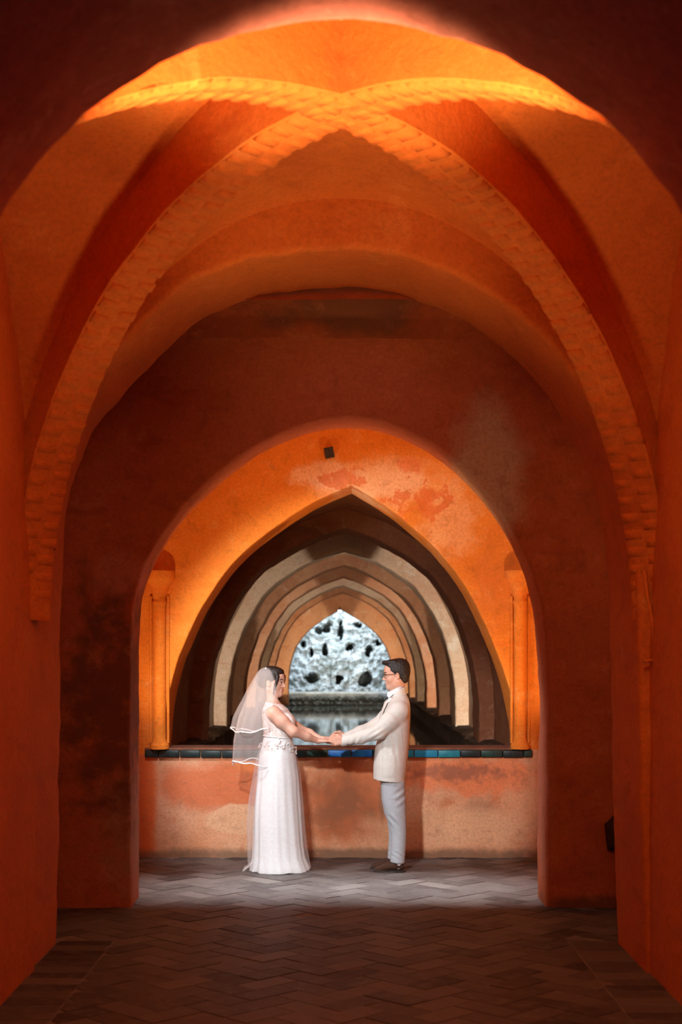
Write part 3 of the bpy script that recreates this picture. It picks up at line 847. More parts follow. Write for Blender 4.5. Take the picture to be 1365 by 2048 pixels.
        for a in cor:
            for ax in range(3):
                if a[ax]: continue
                b = list(a); b[ax] = 1
                da = D[I+a[0], J+a[1], K+a[2]]; db = D[I+b[0], J+b[1], K+b[2]]
                m = (da < 0) != (db < 0)
                t = np.where(m, da/np.where(da-db == 0, 1, da-db), 0)
                e = np.array(a, float)[None, :].repeat(len(idx), 0); e[:, ax] += t
                pos[m] += e[m]; cnt[m] += 1
        pos = s.lo+h*(idx+pos/np.maximum(cnt, 1)[:, None])
        quads = []
        for ax in range(3):
            u, w_ = (ax+1) % 3, (ax+2) % 3
            sl0 = [slice(None)]*3; sl1 = [slice(None)]*3; sl0[ax] = slice(0, -1); sl1[ax] = slice(1, None)
            A, B = ins[tuple(sl0)], ins[tuple(sl1)]
            e = np.argwhere(A != B)
            e = e[(e[:, u] > 0) & (e[:, w_] > 0) & (e[:, u] < D.shape[u]-1) & (e[:, w_] < D.shape[w_]-1)]
            if not len(e): continue
            q = []
            for du, dw in ((-1, -1), (0, -1), (0, 0), (-1, 0)):
                z = e.copy(); z[:, u] += du; z[:, w_] += dw; q.append(num[z[:, 0], z[:, 1], z[:, 2]])
            q = np.stack(q, 1); flip = ~A[e[:, 0], e[:, 1], e[:, 2]]
            q[flip] = q[flip][:, ::-1]; quads.append(q)
        F = np.concatenate(quads)
        F = F[(F >= 0).all(1)]
        for _ in range(smooth):
            acc = np.zeros_like(pos); n = np.zeros(len(pos))
            for a in range(4):
                b = (a+1) % 4
                np.add.at(acc, F[:, a], pos[F[:, b]]); np.add.at(n, F[:, a], 1)
                np.add.at(acc, F[:, b], pos[F[:, a]]); np.add.at(n, F[:, b], 1)
            pos = .5*pos+.5*acc/np.maximum(n, 1)[:, None]
        return pos, F
    def obj(s, name, mat, parent, smooth=2):
        v, f = s.mesh(smooth); return mesh_obj(name, v, f, mat, parent, True)

# ---- materials of the figures
def skin_mat(name, col, red):
    t = NT(name); co = t.coord()
    t.l(t.mix(t.ramp(t.noise(co, 14, 4, .6), .35, .7), col, red), t.b.inputs['Base Color'])
    t.b.inputs['Roughness'].default_value = .5; t.b.inputs['Specular IOR Level'].default_value = .35
    t.b.inputs['Subsurface Weight'].default_value = .12; t.b.inputs['Subsurface Radius'].default_value = (.02, .008, .004); t.b.inputs['Subsurface Scale'].default_value = .4
    return t.m
M['skin_f'] = skin_mat('skin_bride', (.62, .375, .28), (.58, .32, .235))
M['skin_m'] = skin_mat('skin_groom', (.56, .315, .225), (.52, .27, .185))
def hair_mat():
    t = NT('black_hair'); co = t.coord()
    n = t.noise(co, 95, 4, .6, .6, (.35, 1.0, 1.0))
    t.l(t.mix(t.ramp(n, .35, .7), (.006, .0045, .004), (.022, .015, .012)), t.b.inputs['Base Color'])
    t.b.inputs['Roughness'].default_value = .48; t.b.inputs['Specular IOR Level'].default_value = .35
    t.bump(n, .5, .010); return t.m
M['hair'] = hair_mat()
M['eye'] = plain('eye_dark', (.02, .012, .01), .2)
M['eyewhite'] = plain('eye_white', (.75, .70, .66), .3)
M['lip_f'] = plain('lips_rose', (.50, .12, .10), .4)
M['lip_m'] = plain('lips_pale', (.45, .17, .13), .5)
def cloth(name, a, b, scale=140, rough=.85, bump=.25):
    t = NT(name); co = t.coord()
    n = t.noise(co, scale, 3, .6); n2 = t.noise(co, 6, 4, .6)
    c = t.mix(t.ramp(n, .35, .65), a, b); t.l(c, t.b.inputs['Base Color'])
    t.b.inputs['Roughness'].default_value = rough; t.b.inputs['Sheen Weight'].default_value = .03; t.b.inputs['Specular IOR Level'].default_value = .25
    t.bump(t.math('ADD', t.math('MULTIPLY', n, .3), n2), bump, .006); return t.m
M['jacket'] = cloth('cream_linen', (.62, .60, .555), (.54, .525, .485))
M['trousers'] = cloth('grey_wool', (.42, .45, .48), (.34, .37, .40))
M['shirt'] = cloth('white_shirt', (.80, .80, .80), (.74, .74, .75))
M['suede'] = cloth('brown_suede', (.062, .026, .014), (.040, .017, .009), 90)
M['sole'] = plain('shoe_sole', (.025, .016, .012), .7)
M['button'] = plain('dark_button', (.03, .015, .012), .35)
M['lining'] = plain('dark_lining', (.08, .05, .04), .9)
M['seam'] = plain('seam_thread', (.40, .36, .31), .9)
M['satin'] = plain('white_satin', (.86, .84, .82), .35)
M['glasses'] = plain('tortoise_frame', (.09, .03, .015), .25)
M['gold'] = plain('gold', (.8, .5, .2), .3, metal=1)
M['pearl'] = plain('pearl', (.85, .80, .75), .2)
def lace_mat():
    t = NT('white_lace'); co = t.coord()
    n = t.n('ShaderNodeTexVoronoi', i_Scale=150.0); t.l(co, n.inputs['Vector'])
    c = t.mix(t.ramp(n.outputs['Distance'], .25, .6), (.84, .81, .79), (.60, .49, .45))
    t.l(t.mix(t.ramp(t.noise(co, 22, 5, .65), .45, .65), c, (.84, .80, .78)), t.b.inputs['Base Color']); t.b.inputs['Roughness'].default_value = .7
    t.bump(t.math('SUBTRACT', 1.0, n.outputs['Distance']), .35, .004); return t.m
M['lace'] = lace_mat()
def sheer(name, opacity, col, streak=0.0):
    t = NT(name); co = t.coord()
    tr = t.n('ShaderNodeBsdfTransparent'); df = t.n('ShaderNodeBsdfDiffuse'); tl = t.n('ShaderNodeBsdfTranslucent')
    df.inputs[0].default_value = (*col, 1); tl.inputs[0].default_value = (*col, 1)
    m1 = t.n('ShaderNodeMixShader'); m1.inputs[0].default_value = .35; t.l(df.outputs[0], m1.inputs[1]); t.l(tl.outputs[0], m1.inputs[2])
    m2 = t.n('ShaderNodeMixShader'); t.l(tr.outputs[0], m2.inputs[1]); t.l(m1.outputs[0], m2.inputs[2])
    n = t.noise(co, 260, 2, .5)
    t.l(t.math('ADD', t.math('MULTIPLY', t.ramp(n, .2, .8), opacity*.1), opacity*.95), m2.inputs[0])
    t.l(m2.outputs[0], t.out.inputs['Surface']); return t.m
M['veil'] = sheer('veil_tulle', .19, (.86, .80, .77))
M['tulle'] = sheer('skirt_tulle', .22, (.86, .84, .83))
M['skirt'] = cloth('white_skirt', (.78, .82, .84), (.72, .76, .78), 50, .9, .2)

def rotz(a): return np.array([[math.cos(a), -math.sin(a), 0], [math.sin(a), math.cos(a), 0], [0, 0, 1]])
def roty(a): return np.array([[math.cos(a), 0, math.sin(a)], [0, 1, 0], [-math.sin(a), 0, math.cos(a)]])

class Head:
    """a head in its own frame: x forward, y to its left, z up, eyes at z=0"""
    def __init__(s, c, yaw, pitch, sc=1.0): s.c = np.array(c); s.R = rotz(yaw) @ roty(pitch); s.s = sc
    def __call__(s, x, y, z): return s.c+s.R @ (np.array([x, y, z])*s.s)
def add_head(F, H, fem=False):
    s = H.s; B = lambda p, r, k=.02, mode='add': F.ball(H(*p), np.array([r]*3 if np.isscalar(r) else r)*s, k*s, mode, H.R)
    Cn = lambda a, b, ra, rb, k=.015, mode='add': F.cone(H(*a), H(*b), ra*s, rb*s, k*s, mode)
    B((-.014, 0, .036), (.094, .074, .080), .0)
    B((.028, 0, -.020), (.062, .058, .088), .03)
    for q in (-1, 1):
        Cn((-.012, q*.046, -.052), (.056, q*.010, -.098), .021, .018, .03)
        B((.052, q*.036, -.034), .026, .02)
        Cn((.070, q*.040, .016), (.086, q*.008, .016), .010, .011, .015)
    B((.066, 0, -.099), (.020, .018, .017) if not fem else (.018, .015, .015), .02)
    B((.062, 0, .050), (.034, .050, .040), .03)
    for q in (-1, 1):
        B((.098, q*.031, -.002), (.016, .018, .012), .012, 'cut')
        B((.0755, q*.031, -.002), .0145, .004)
    Cn((.086, 0, .008), (.107, 0, -.030), .0075, .0105, .010)
    for q in (-1, 1): B((.095, q*.011, -.034), .0085, .006)
    Cn((.084, -.016, -.0580), (.084, .016, -.0580), .0075, .0075, .012); B((.0875, 0, -.0575), .008, .008)
    Cn((.0825, -.013, -.0715), (.0825, .013, -.0715), .0080, .0080, .010)
    Cn((.0975, -.022, -.0648), (.0975, .022, -.0648), .0030, .0030, .004, 'cut')
    for q in (-1, 1):
        B((-.008, q*.077, -.010), (.017, .010, .028), .006)
        B((-.002, q*.088, -.010), (.0095, .013, .017), .002, 'cut')
def face_parts(H, body, brow_mat, lip_mat, who, sides=(-1, 1)):
    s = H.s
    for q in sides:
        def ell(c, r, n=10, m=8):
            v, f = [], []
            for i in range(m+1):
                for j in range(n):
                    a, b = PI*i/m, 2*PI*j/n
                    v.append(tuple(H(c[0]+r[0]*math.sin(a)*math.cos(b), c[1]+r[1]*math.sin(a)*math.sin(b), c[2]+r[2]*math.cos(a))))
            for i in range(m):
                for j in range(n): f.append((i*n+j, (i+1)*n+j, (i+1)*n+(j+1) % n, i*n+(j+1) % n))
            return v, f
        e = mesh_obj('eye', *ell((.0795, q*.0315, -.003), (.0125, .0125, .0062)), M['eyewhite'], body)
        mesh_obj('iris', *ell((.0895, q*.0305, -.003), (.0035, .0062, .0058)), M['eye'], e)
        v, f = tube([H(.083, q*.046, .0035), H(.0915, q*.037, .0055), H(.0945, q*.028, .0055), H(.0925, q*.018, .001)], [.0014*s, .0022*s, .0022*s, .0014*s], 6)
        mesh_obj('eyelash', v, f, M['eye'], e)
        v, f = tube([H(.070, q*.052, .018), H(.085, q*.042, .0265), H(.0945, q*.028, .0275), H(.0980, q*.013, .0245)], [.0018*s, .0038*s, .0042*s, .0028*s], 8)
        mesh_obj('eyebrow', v, f, brow_mat, body)
    up = .010 if who == 'bride' else .001
    v1, f1 = tube([H(.0815, -.024, -.0635+up), H(.0915, -.012, -.0600), H(.0945, 0, -.0602), H(.0915, .012, -.0600), H(.0815, .024, -.0635+up)], [.0010*s, .0032*s, .0036*s, .0032*s, .0010*s], 8)
    v2, f2 = tube([H(.0815, -.023, -.0645+up), H(.0895, -.012, -.0695), H(.0915, 0, -.0712), H(.0895, .012, -.0695), H(.0815, .023, -.0645+up)], [.0010*s, .0036*s, .0042*s, .0036*s, .0010*s], 8)
    lp = mesh_obj('lips', v1+v2, f1+[tuple(i+len(v1) for i in q) for q in f2], lip_mat, body)

def hand_chain(F, wrist, d, u, n, curl, size=1.0, thumb=None, spread=.0, k=.006):
    """palm and five fingers. d to the fingertips, u to the thumb side, n out of the back of the hand; curl: bend of each joint"""
    d, u, n = (np.array(q, float)/np.linalg.norm(q) for q in (d, u, n)); wrist = np.array(wrist, float)
    offs = (.031, .011, -.010, -.029); lens = (.043, .048, .044, .034); kn = (.086, .090, .085, .076); rad = (.0088, .0090, .0086, .0078)
    for i in range(4):
        base = wrist+(d*kn[i]+u*offs[i])*size
        F.cone(wrist+u*offs[i]*.55*size, base, .0145*size, .0118*size, .014)
        p = base; cur = d.copy()
        for j, (lf, rr) in enumerate(zip((1.0, .62, .50), (1.0, .92, .84))):
            a = curl[j]; ax = np.cross(n, d); ax /= np.linalg.norm(ax)
            cur = cur*math.cos(a)+np.cross(ax, cur)*math.sin(a)+u*spread*offs[i]*3*(j == 0); cur /= np.linalg.norm(cur)
            q = p+cur*lens[i]*lf*size
            F.cone(p, q, rad[i]*rr*size, rad[i]*(rr-.07)*size, k); p = q
    b = wrist+(d*.024+u*.026)*size
    t = thumb or [d*.55+u*.75-n*.3, d*.95+u*.15-n*.15, d*.95-u*.1-n*.2]
    p = b; ls = (.040, .034, .026); rs = (.0150, .0110, .0098)
    F.cone(wrist+d*.01*size, b, .016*size, .015*size, .012)
    F.cone(b, wrist+(d*.062+u*.026)*size, .0135*size, .0120*size, .012)
    for j in range(3):
        v_ = np.array(t[j]); v_ = v_/np.linalg.norm(v_); q = p+v_*ls[j]*size
        F.cone(p, q, rs[j]*size, rs[j]*.88*size, k if j else .012); p = q

# ------------------------------------------------------------------ the groom
groom = empty('person', tuple(G(785, 1740)))
groom.location.z = 0.0
tag(groom, 'groom in cream blazer, grey trousers and glasses, facing the bride and holding her hands', 'person')
HG = Head(G(793, 1350), PI, .06, 1.0)
F = Field((-.25, YC-.36, .02), (.66, YC+.36, 1.80), .004)
add_head(F, HG)
F.cone(HG(-.018, 0, -.055), G(794.5, 1396), .052, .060, .03)
F.loft([(gz(1580), gx(786), .075, .14), (gz(1500), gx(788), .085, .135), (gz(1430), gx(793), .085, .165), (gz(1405), gx(797), .06, .13), (gz(1390), gx(799), .05, .07)], YC, .03)
NW, FW = G(688, 1481, -.075), G(692, 1477, .085)
for sd, el, wr in ((-1, G(757, 1462, -.20), NW), (1, G(754, 1456, .20), FW)):
    F.chain([G(797, 1420, sd*.17), el, wr], [.05, .038, .027], .03)
    F.chain([G(787, 1575, sd*.085), G(792-sd*-1*2, 1645, sd*.085), G(797+sd*-3, 1718, sd*.085)], [.060, .035, .030], .03)
    F.cone(G(797+sd*-3, 1722, sd*.085), G(768+sd*-3, 1735, sd*.085), .03, .018, .02)
# hands: upright, thumb over the bride's fingers, fingers closing round them
hand_chain(F, NW+np.array([.004, 0, 0]), (-1, .02, -.02), (-.05, .18, 1), (-.1, -1, .12), (.55, .95, .7), .98,
           [np.array([-.7, .25, .62]), np.array([-.95, .25, -.05]), np.array([-.85, .15, -.40])])
hand_chain(F, FW+np.array([.004, 0, 0]), (-1, -.02, -.02), (-.05, -.18, 1), (-.1, 1, .12), (.55, .95, .7), .98,
           [np.array([-.7, -.25, .62]), np.array([-.95, -.25, -.05]), np.array([-.85, -.15, -.40])])
gb = F.obj('body', M['skin_m'], groom, 1)
face_parts(HG, gb, M['hair'], M['lip_m'], 'groom')
# hair: short, swept up at the front
F = Field(HG.c-np.array([.16, .13, .14]), HG.c+np.array([.16, .13, .18]), .003)
s_ = HG
F.ball(s_(-.018, 0, .044), (.100, .080, .085), .0, 'add', s_.R)
F.ball(s_(.014, 0, .088), (.078, .064, .040), .02, 'add', s_.R)
F.ball(s_(-.052, 0, .006), (.060, .073, .085), .02, 'add', s_.R)
for y in (-.045, -.03, -.015, 0, .015, .03, .045): F.cone(s_(.01, y, .108), s_(.088+.012*math.cos(y*40), y*1.02, .106+.008*math.sin(y*150)), .020, .011, .012)
F.ball(s_(-.045, 0, .082), (.060, .062, .048), .03, 'add', s_.R)
F.ball(s_(.098, 0, .020), (.052, .12, .068), .004, 'cut', s_.R)           # forehead and face
F.ball(s_(.060, 0, -.075), (.075, .12, .085), .004, 'cut', s_.R)          # cheeks
for q in (-1, 1):
    F.ball(s_(.006, q*.085, -.022), (.032, .03, .036), .004, 'cut', s_.R)   # round the ears
    F.ball(s_(.046, q*.085, .012), (.020, .035, .022), .006, 'cut', s_.R)
F.half(s_(-.05, 0, -.070), s_.R @ np.array([.25, 0, -1.0]), .01)
F.ripple(lambda X, Y, Z: .0010*np.sin(X*310+Z*130+np.sin(Y*90)*2)*np.sin(Y*170+Z*60))
F.obj('hair', M['hair'], groom, 1)
# glasses
gl = empty('glasses', (0, 0, 0)); gl.parent = groom; gl.location = Vector(HG.c)-world_loc(groom)
for q in (-1, 1):
    ring = [HG(.1005-.010*abs(math.cos(a))*(1 if math.cos(a)*q > 0 else .15), q*.0335+.024*math.cos(a), .001+.0175*math.sin(a)) for a in np.linspace(0, 2*PI, 25)]
    v, f = tube(ring, .0018, 6); mesh_obj('rim', v, f, M['glasses'], gl)
    v, f = tube([HG(.092, q*.060, .008), HG(.05, q*.074, .009), HG(.0, q*.081, .010), HG(-.012, q*.083, .002), HG(-.022, q*.082, -.014)], .0024, 6); mesh_obj('temple_arm', v, f, M['glasses'], gl)
v, f = tube([HG(.1015, -.010, .006), HG(.104, 0, .009), HG(.1015, .010, .006)], .0018, 6); mesh_obj('bridge', v, f, M['glasses'], gl)

# blazer
F = Field((-.06, YC-.34, gz(1566)), (.64, YC+.34, gz(1376)), .0048)
rows = [(1566,779,.131,.205),(1530,781,.138,.215),(1500,784,.138,.205),(1470,788,.131,.205),(1440,792,.119,.215),(1420,795,.108,.212),(1407,798,.092,.19),(1398,800,.075,.145),(1389,801,.052,.075)]
F.loft([(gz(y), gx(x), a, b) for y, x, a, b in rows], YC, .0, p=2.2)
for sd, el, cf in ((-1, G(757, 1461, -.205), G(686, 1481.5, -.078)), (1, G(754, 1455, .205), G(690, 1477, .088))):
    sh = G(796, 1421, sd*.165)
    F.chain([sh, .5*(sh+el)+np.array([.004, sd*.012, .004]), el, .5*(el+cf)+np.array([0, 0, -.004]), cf], [.078, .068, .060, .052, .041], .03)
    F.cone(cf, cf+np.array([-.05, .01*-sd, -.002]), .041, .040, .0)
    F.cone(cf+np.array([-.004, 0, 0]), cf+np.array([-.12, .012*-sd, -.004]), .031, .031, .0, 'cut')
F.loft([(gz(1400), gx(792), .03, .05), (gz(1378), gx(800), .062, .066)], YC, .01, 'cut')      # neck opening
F.half(G(683.5, 1481), (-1, 0, .10))
F.half(G(780, 1560.5), (-.10, 0, -1))
def creases(X, Y, Z):
    e = np.exp(-((X-gx(752))**2+(Z-gz(1462))**2)/.0045)*.0042*np.sin((X*.55-Z*.85)*150)
    e = e+np.exp(-((X-gx(712))**2+(Z-gz(1478))**2)/.003)*.0030*np.sin((X*.9-Z*.4)*150)
    e = e+np.exp(-((X-gx(785))**2+(Z-gz(1440))**2)/.005)*.0035*np.sin((X*.7+Z*.7)*95)
    e = e+np.exp(-((X-gx(778))**2/.006+(Z-gz(1500))**2/.02))*.0028*np.sin((X*.95+Z*.12)*120)
    return e*np.where(Y < YC, 1, .4)
F.ripple(creases)
# side vent at the back of the near side
F.cone(G(806, 1497, -.18), G(811, 1566, -.12), .001, .010, .0, 'cut', 4.0)
jk = F.obj('blazer', M['jacket'], groom, 1)
F = Field((gx(740), YC-.2, gz(1562)), (gx(822), YC+.2, gz(1400)), .006)
F.loft([(gz(y), gx(x), a-.016, b-.016) for y, x, a, b in rows[:-3]], YC, 0); F.half(G(780, 1557), (-.10, 0, -1))
F.obj('lining', M['lining'], jk, 0)
def patch(name, quad, thick, mat, parent, n=10, sag=0., r=None):
    """a patch of cloth lying on the near side of the blazer: corners in photo order tl, tr, br, bl"""
    tl, tr, br, bl = [np.array(q, float) for q in quad]
    zz = [gz(q[0]) for q in rows][::1]
    v, f = [], []
    def ysurf(x, z):
        rr_ = sorted((gz(q[0]), gx(q[1]), q[2], q[3]) for q in rows); zs = [q[0] for q in rr_]
        cx_, a, b = (np.interp(z, zs, [q[i] for q in rr_]) for i in (1, 2, 3))
        e = min(.999, abs((x-cx_)/a)); return YC-b*(1-e**2.2)**(1/2.2)
    for k in (0, 1):
        for i in range(n+1):
            for j in range(n+1):
                u, t = i/n, j/n
                q = (tl*(1-u)+tr*u)*(1-t)+(bl*(1-u)+br*u)*t
                edge = min(u, 1-u, t, 1-t); x, z = gx(q[0]), gz(q[1])
                y = ysurf(x, z)-(thick*(1 if edge > 0 else .45) if k == 0 else -.012)-sag*math.sin(PI*u)*max(0, .35-t)
                v.append((x, y, z))
    m = (n+1)**2
    for i in range(n):
        for j in range(n):
            a = i*(n+1)+j; f.append((a, a+n+1, a+n+2, a+1)); f.append((m+a, m+a+1, m+a+n+2, m+a+n+1))
    for i in range(n):
        for a, b in ((i, i+1), (n*(n+1)+i, n*(n+1)+i+1), (i*(n+1), (i+1)*(n+1)), (i*(n+1)+n, (i+1)*(n+1)+n)): f.append((a, b, m+b, m+a))
    return mesh_obj(name, v, f, mat, parent, True, 50)
patch('pocket', [(763, 1508), (790, 1506), (791, 1549), (764, 1551)], .0045, M['jacket'], jk, 10, .012)
patch('dart', [(781.4, 1453), (782.4, 1453), (781.6, 1500), (780.6, 1500)], .0010, M['seam'], jk, 3)
patch('side_seam', [(800.0, 1440), (800.8, 1440), (806.0, 1498), (805.0, 1498)], .0010, M['seam'], jk, 3)
for i in range(4):
    b = G(696+i*4.3, 1486.8-i*.7, -.078-.0450-i*.0062)
    v, f = [], []
    for ring, (r, dy) in enumerate(((.0, -.004), (.0055, -.004), (.0072, -.001), (.0072, .006))):
        for k in range(10): v.append((b[0]+r*math.cos(2*PI*k/10), b[1]+dy, b[2]+r*math.sin(2*PI*k/10)))
    for ring in range(3):
        for k in range(10): f.append((ring*10+k, ring*10+(k+1) % 10, (ring+1)*10+(k+1) % 10, (ring+1)*10+k))
    mesh_obj('cuff_button', v, f, M['button'], jk)
# collar and lapels of the blazer, collar of the shirt
def band(name, low, high, mat, parent, thick=.006):
    n = len(low); v, f = [], []
    low = [np.array(q) for q in low]; high = [np.array(q) for q in high]
    cen = sum(low)/n; cen[2] = 0
    for k in (0, 1):
        for q in low+high:
            o = q.copy(); dr = q-cen; dr[2] = 0; dr /= max(1e-6, np.linalg.norm(dr))
            v.append(tuple(o-dr*thick*k))
    for i in range(n-1):
        f += [(i, i+1, n+i+1, n+i), (2*n+i, 3*n+i, 3*n+i+1, 2*n+i+1), (n+i, n+i+1, 3*n+i+1, 3*n+i), (i, 2*n+i, 2*n+i+1, i+1)]
    f += [(0, n, 3*n, 2*n), (n-1, 3*n-1, 4*n-1, 2*n-1)]
    return mesh_obj(name, v, f, mat, parent, True, 50)
def ringpts(c, a, b, z0, z1, a0, a1, n=25):
    """ring round the neck; angle 0 is forward (-x for the groom)"""
    out = []
    for i in range(n):
        t = a0+(a1-a0)*i/(n-1); fwd = .5+.5*math.cos(t)
        out.append((c[0]-a*math.cos(t), c[1]+b*math.sin(t), z0*fwd+z1*(1-fwd)))
    return out
nc = G(796, 1388)
for q in (-1, 1):
    band('shirt_collar', [G(x, y, q*d) for x, y, d in ((774.5, 1391, .014), (778, 1395.5, .042), (786, 1388, .070), (796, 1385, .078), (804.5, 1383, .055), (809, 1382, 0))],
         [G(x, y, q*d) for x, y, d in ((775.5, 1384.5, .010), (779, 1383, .036), (787, 1379, .060), (796, 1374.5, .066), (804, 1371.8, .045), (807.5, 1370.8, 0))], M['shirt'], groom, .004)
band('blazer_collar', ringpts(nc+np.array([.004, 0, 0]), .072, .098, gz(1410), gz(1392), .75, 2*PI-.75), ringpts(nc+np.array([.004, 0, 0]), .058, .083, gz(1387), gz(1373.5), .60, 2*PI-.60), M['jacket'], jk, .007)
for q in (-1, 1):
    band('lapel', [G(777, 1399, q*.075), G(769, 1417, q*.085), G(763.5, 1432, q*.070), G(758, 1450, q*.045)],
         [G(770, 1404, q*.030), G(764.5, 1418, q*.030), G(760.0, 1434, q*.026), G(756, 1452, q*.022)], M['jacket'], jk, .007)
# shirt front between the lapels
F = Field(G(752, 1452, -.07), G(800, 1384, .07), .005)
F.loft([(gz(1450), gx(770), .045, .04), (gz(1420), gx(783), .065, .06), (gz(1395), gx(795), .070, .058), (gz(1386), gx(797), .068, .06)], YC, 0)
F.obj('shirt', M['shirt'], groom, 1)

# trousers
F = Field((gx(735), YC-.26, gz(1728)), (gx(822), YC+.26, gz(1500)), .005)
F.loft([(gz(1590), gx(787), .092, .165), (gz(1560), gx(785), .098, .172), (gz(1520), gx(784), .105, .165)], YC, .0)
for sd, dx in ((-1, 0), (1, -4)):
    leg = [(1560,786,.094,.095),(1600,788,.094,.095),(1625,791,.085,.088),(1645,795,.071,.078),(1665,797,.064,.072),(1690,796.5,.061,.068),(1723,794.5,.059,.062)]
    F.loft([(gz(y), gx(x+dx*(y-1560)/160), a, b, YC+sd*.088) for y, x, a, b in leg], YC+sd*.088, .025)
def tcrease(X, Y, Z):
    e = np.exp(-((X-gx(784))**2/.003+(Z-gz(1636))**2/.0025))*.006*np.sin((X*.75+Z*.65)*130)
    e = e+np.exp(-((Z-gz(1705))**2)/.0012)*.0018*np.sin(Z*150+X*90)
    e = e+np.exp(-((X-gx(800))**2/.002+(Z-gz(1590))**2/.006))*.005*np.sin((X*.5-Z*.85)*110)
    return e
F.ripple(tcrease)
F.half(G(794, 1722.5), (-.15, 0, -1))
F.obj('trousers', M['trousers'], groom, 1)
for sd, dx in ((-1, 0), (1, -5)):
    sh = F = Field((gx(732), YC+sd*.088-.08, -.004), (gx(822), YC+sd*.088+.08, gz(1700)), .0035)
    y = sd*.088; X = lambda px, py: G(px+dx, py, y)
    F.chain([X(801, 1729), X(788, 1728), X(772, 1731), X(758, 1735), X(752, 1736.5)], [.031, .032, .029, .024, .017], .02, sy=1.25)
    F.cone(X(778, 1724), X(766, 1730), .016, .016, .012, sy=1.8)
    F.cone(X(800, 1716), X(787, 1716), .026, .024, .004, 'cut', 1.15)
    F.half((0, 0, .011), (0, 0, -1))
    so_ = F.obj('shoe', M['suede'], groom, 1)
    F = Field((gx(732), YC+sd*.088-.08, -.004), (gx(822), YC+sd*.088+.08, .04), .0035)
    F.chain([X(802, 1736), X(786, 1737), X(770, 1737), X(757, 1737.5), X(751, 1737.5)], [.036, .031, .035, .028, .019], .01, sy=1.2)
    F.half((0, 0, .014), (0, 0, 1)); F.half((0, 0, .001), (0, 0, -1))
    so2 = F.obj('sole', M['sole'], so_, 1)
    F = Field((gx(770)+dx/PS, YC+sd*.088-.06, gz(1734)), (gx(815)+dx/PS, YC+sd*.088+.06, gz(1712)), .004)
    F.cone(X(796, 1716), X(796, 1730), .038, .036, 0); F.cone(X(796, 1724), X(783, 1729), .034, .026, .015)
    F.obj('sock', M['shirt'], groom, 1)

# ------------------------------------------------------------------ the bride
bride = empty('person', (gx(556), YC, 0.0))
tag(bride, 'bride in white lace gown and short veil, facing the groom', 'person')
HB = Head(G(546.5, 1364.5), -.38, .03, .98)
F = Field((-.80, YC-.36, .30), (.06, YC+.36, 1.72), .004)
add_head(F, HB, True)
F.cone(HB(-.020, 0, -.060), G(546, 1407), .038, .046, .03)
torso = [(1540,554,.13,.17),(1510,554,.135,.175),(1490,555,.118,.15),(1474,556,.108,.132),(1460,556,.112,.135),(1445,557,.122,.148),(1430,554,.115,.155),(1418,551,.098,.158),(1409,548,.070,.125),(1402,546,.050,.07)]
F.loft([(gz(y), gx(x), a, b) for y, x, a, b in torso], YC, .03)
for sd in (-1, 1): F.ball(G(573, 1444, sd*.068), (.068, .068, .062), .03)
BW1, BW2 = G(637, 1481, -.055), G(640, 1478, .060)
for sd, el, wr in ((-1, G(588, 1461, -.165), BW1), (1, G(592, 1457, .165), BW2)):
    shd = G(548, 1425, sd*.150)
    F.chain([shd, .55*shd+.45*el, el, .45*el+.55*wr, wr], [.057, .051, .041, .034, .024], .03)
hand_chain(F, BW1, (1, -.06, .03), (.05, 1, .1), (-.03, -.1, 1), (.10, .45, .35), .90, [np.array([.6, .7, -.25]), np.array([.9, .25, -.3]), np.array([.95, 0, -.3])])
hand_chain(F, BW2, (1, .06, .03), (.05, -1, .1), (-.03, .1, 1), (.10, .45, .35), .90, [np.array([.6, -.7, -.25]), np.array([.9, -.25, -.3]), np.array([.95, 0, -.3])])
bb = F.obj('body', M['skin_f'], bride, 1)
face_parts(HB, bb, M['hair'], M['lip_f'], 'bride')
# hair: pinned up, a loose lock by the cheek
F = Field(HB.c-np.array([.19, .14, .20]), HB.c+np.array([.16, .14, .17]), .003)
s_ = HB
F.ball(s_(-.020, 0, .048), (.103, .083, .088), 0, 'add', s_.R)
F.ball(s_(-.060, 0, .020), (.060, .070, .075), .02, 'add', s_.R)
F.ball(s_(-.098, 0, -.005), (.036, .048, .042), .02, 'add', s_.R)
F.ball(s_(.030, 0, .085), (.062, .066, .040), .02, 'add', s_.R)
F.ball(s_(.112, 0, -.002), (.055, .13, .070), .006, 'cut', s_.R)
F.ball(s_(.070, 0, -.080), (.085, .13, .090), .006, 'cut', s_.R)
for q in (-1, 1): F.ball(s_(.012, q*.085, -.035), (.040, .035, .038), .004, 'cut', s_.R)
F.half(s_(-.05, 0, -.062), s_.R @ np.array([.35, 0, -1.0]), .01)
F.ripple(lambda X, Y, Z: .0004*np.sin((X*1.2+Z*.6)*330+np.sin(Y*60)*3))
hb = F.obj('hair', M['hair'], bride, 1)
F = Field(HB.c-np.array([.10, .16, .20]), HB.c+np.array([.16, .16, .17]), .003)
for q in (-1, 1):
    F.chain([s_(.052, q*.050, .080), s_(.068, q*.063, .050), s_(.067, q*.070, .020), s_(.058, q*.0745, -.015), s_(.048, q*.0745, -.050), s_(.042, q*.071, -.085), s_(.040, q*.066, -.108)], [.018, .013, .010, .0085, .0065, .0045, .0028], .02)
F.obj('loose_locks', M['hair'], bride, 1)
for q in (-1, 1):
    v, f = lathe([(0, -.006), (.005, -.003), (.006, .001), (.003, .006), (0, .008)], 0, 0, 10)
    c = HB(-.004, q*.084, -.050); mesh_obj('earring', [(a+c[0], b+c[1], d+c[2]-.006) for a, b, d in v], f, M['pearl'], bride)
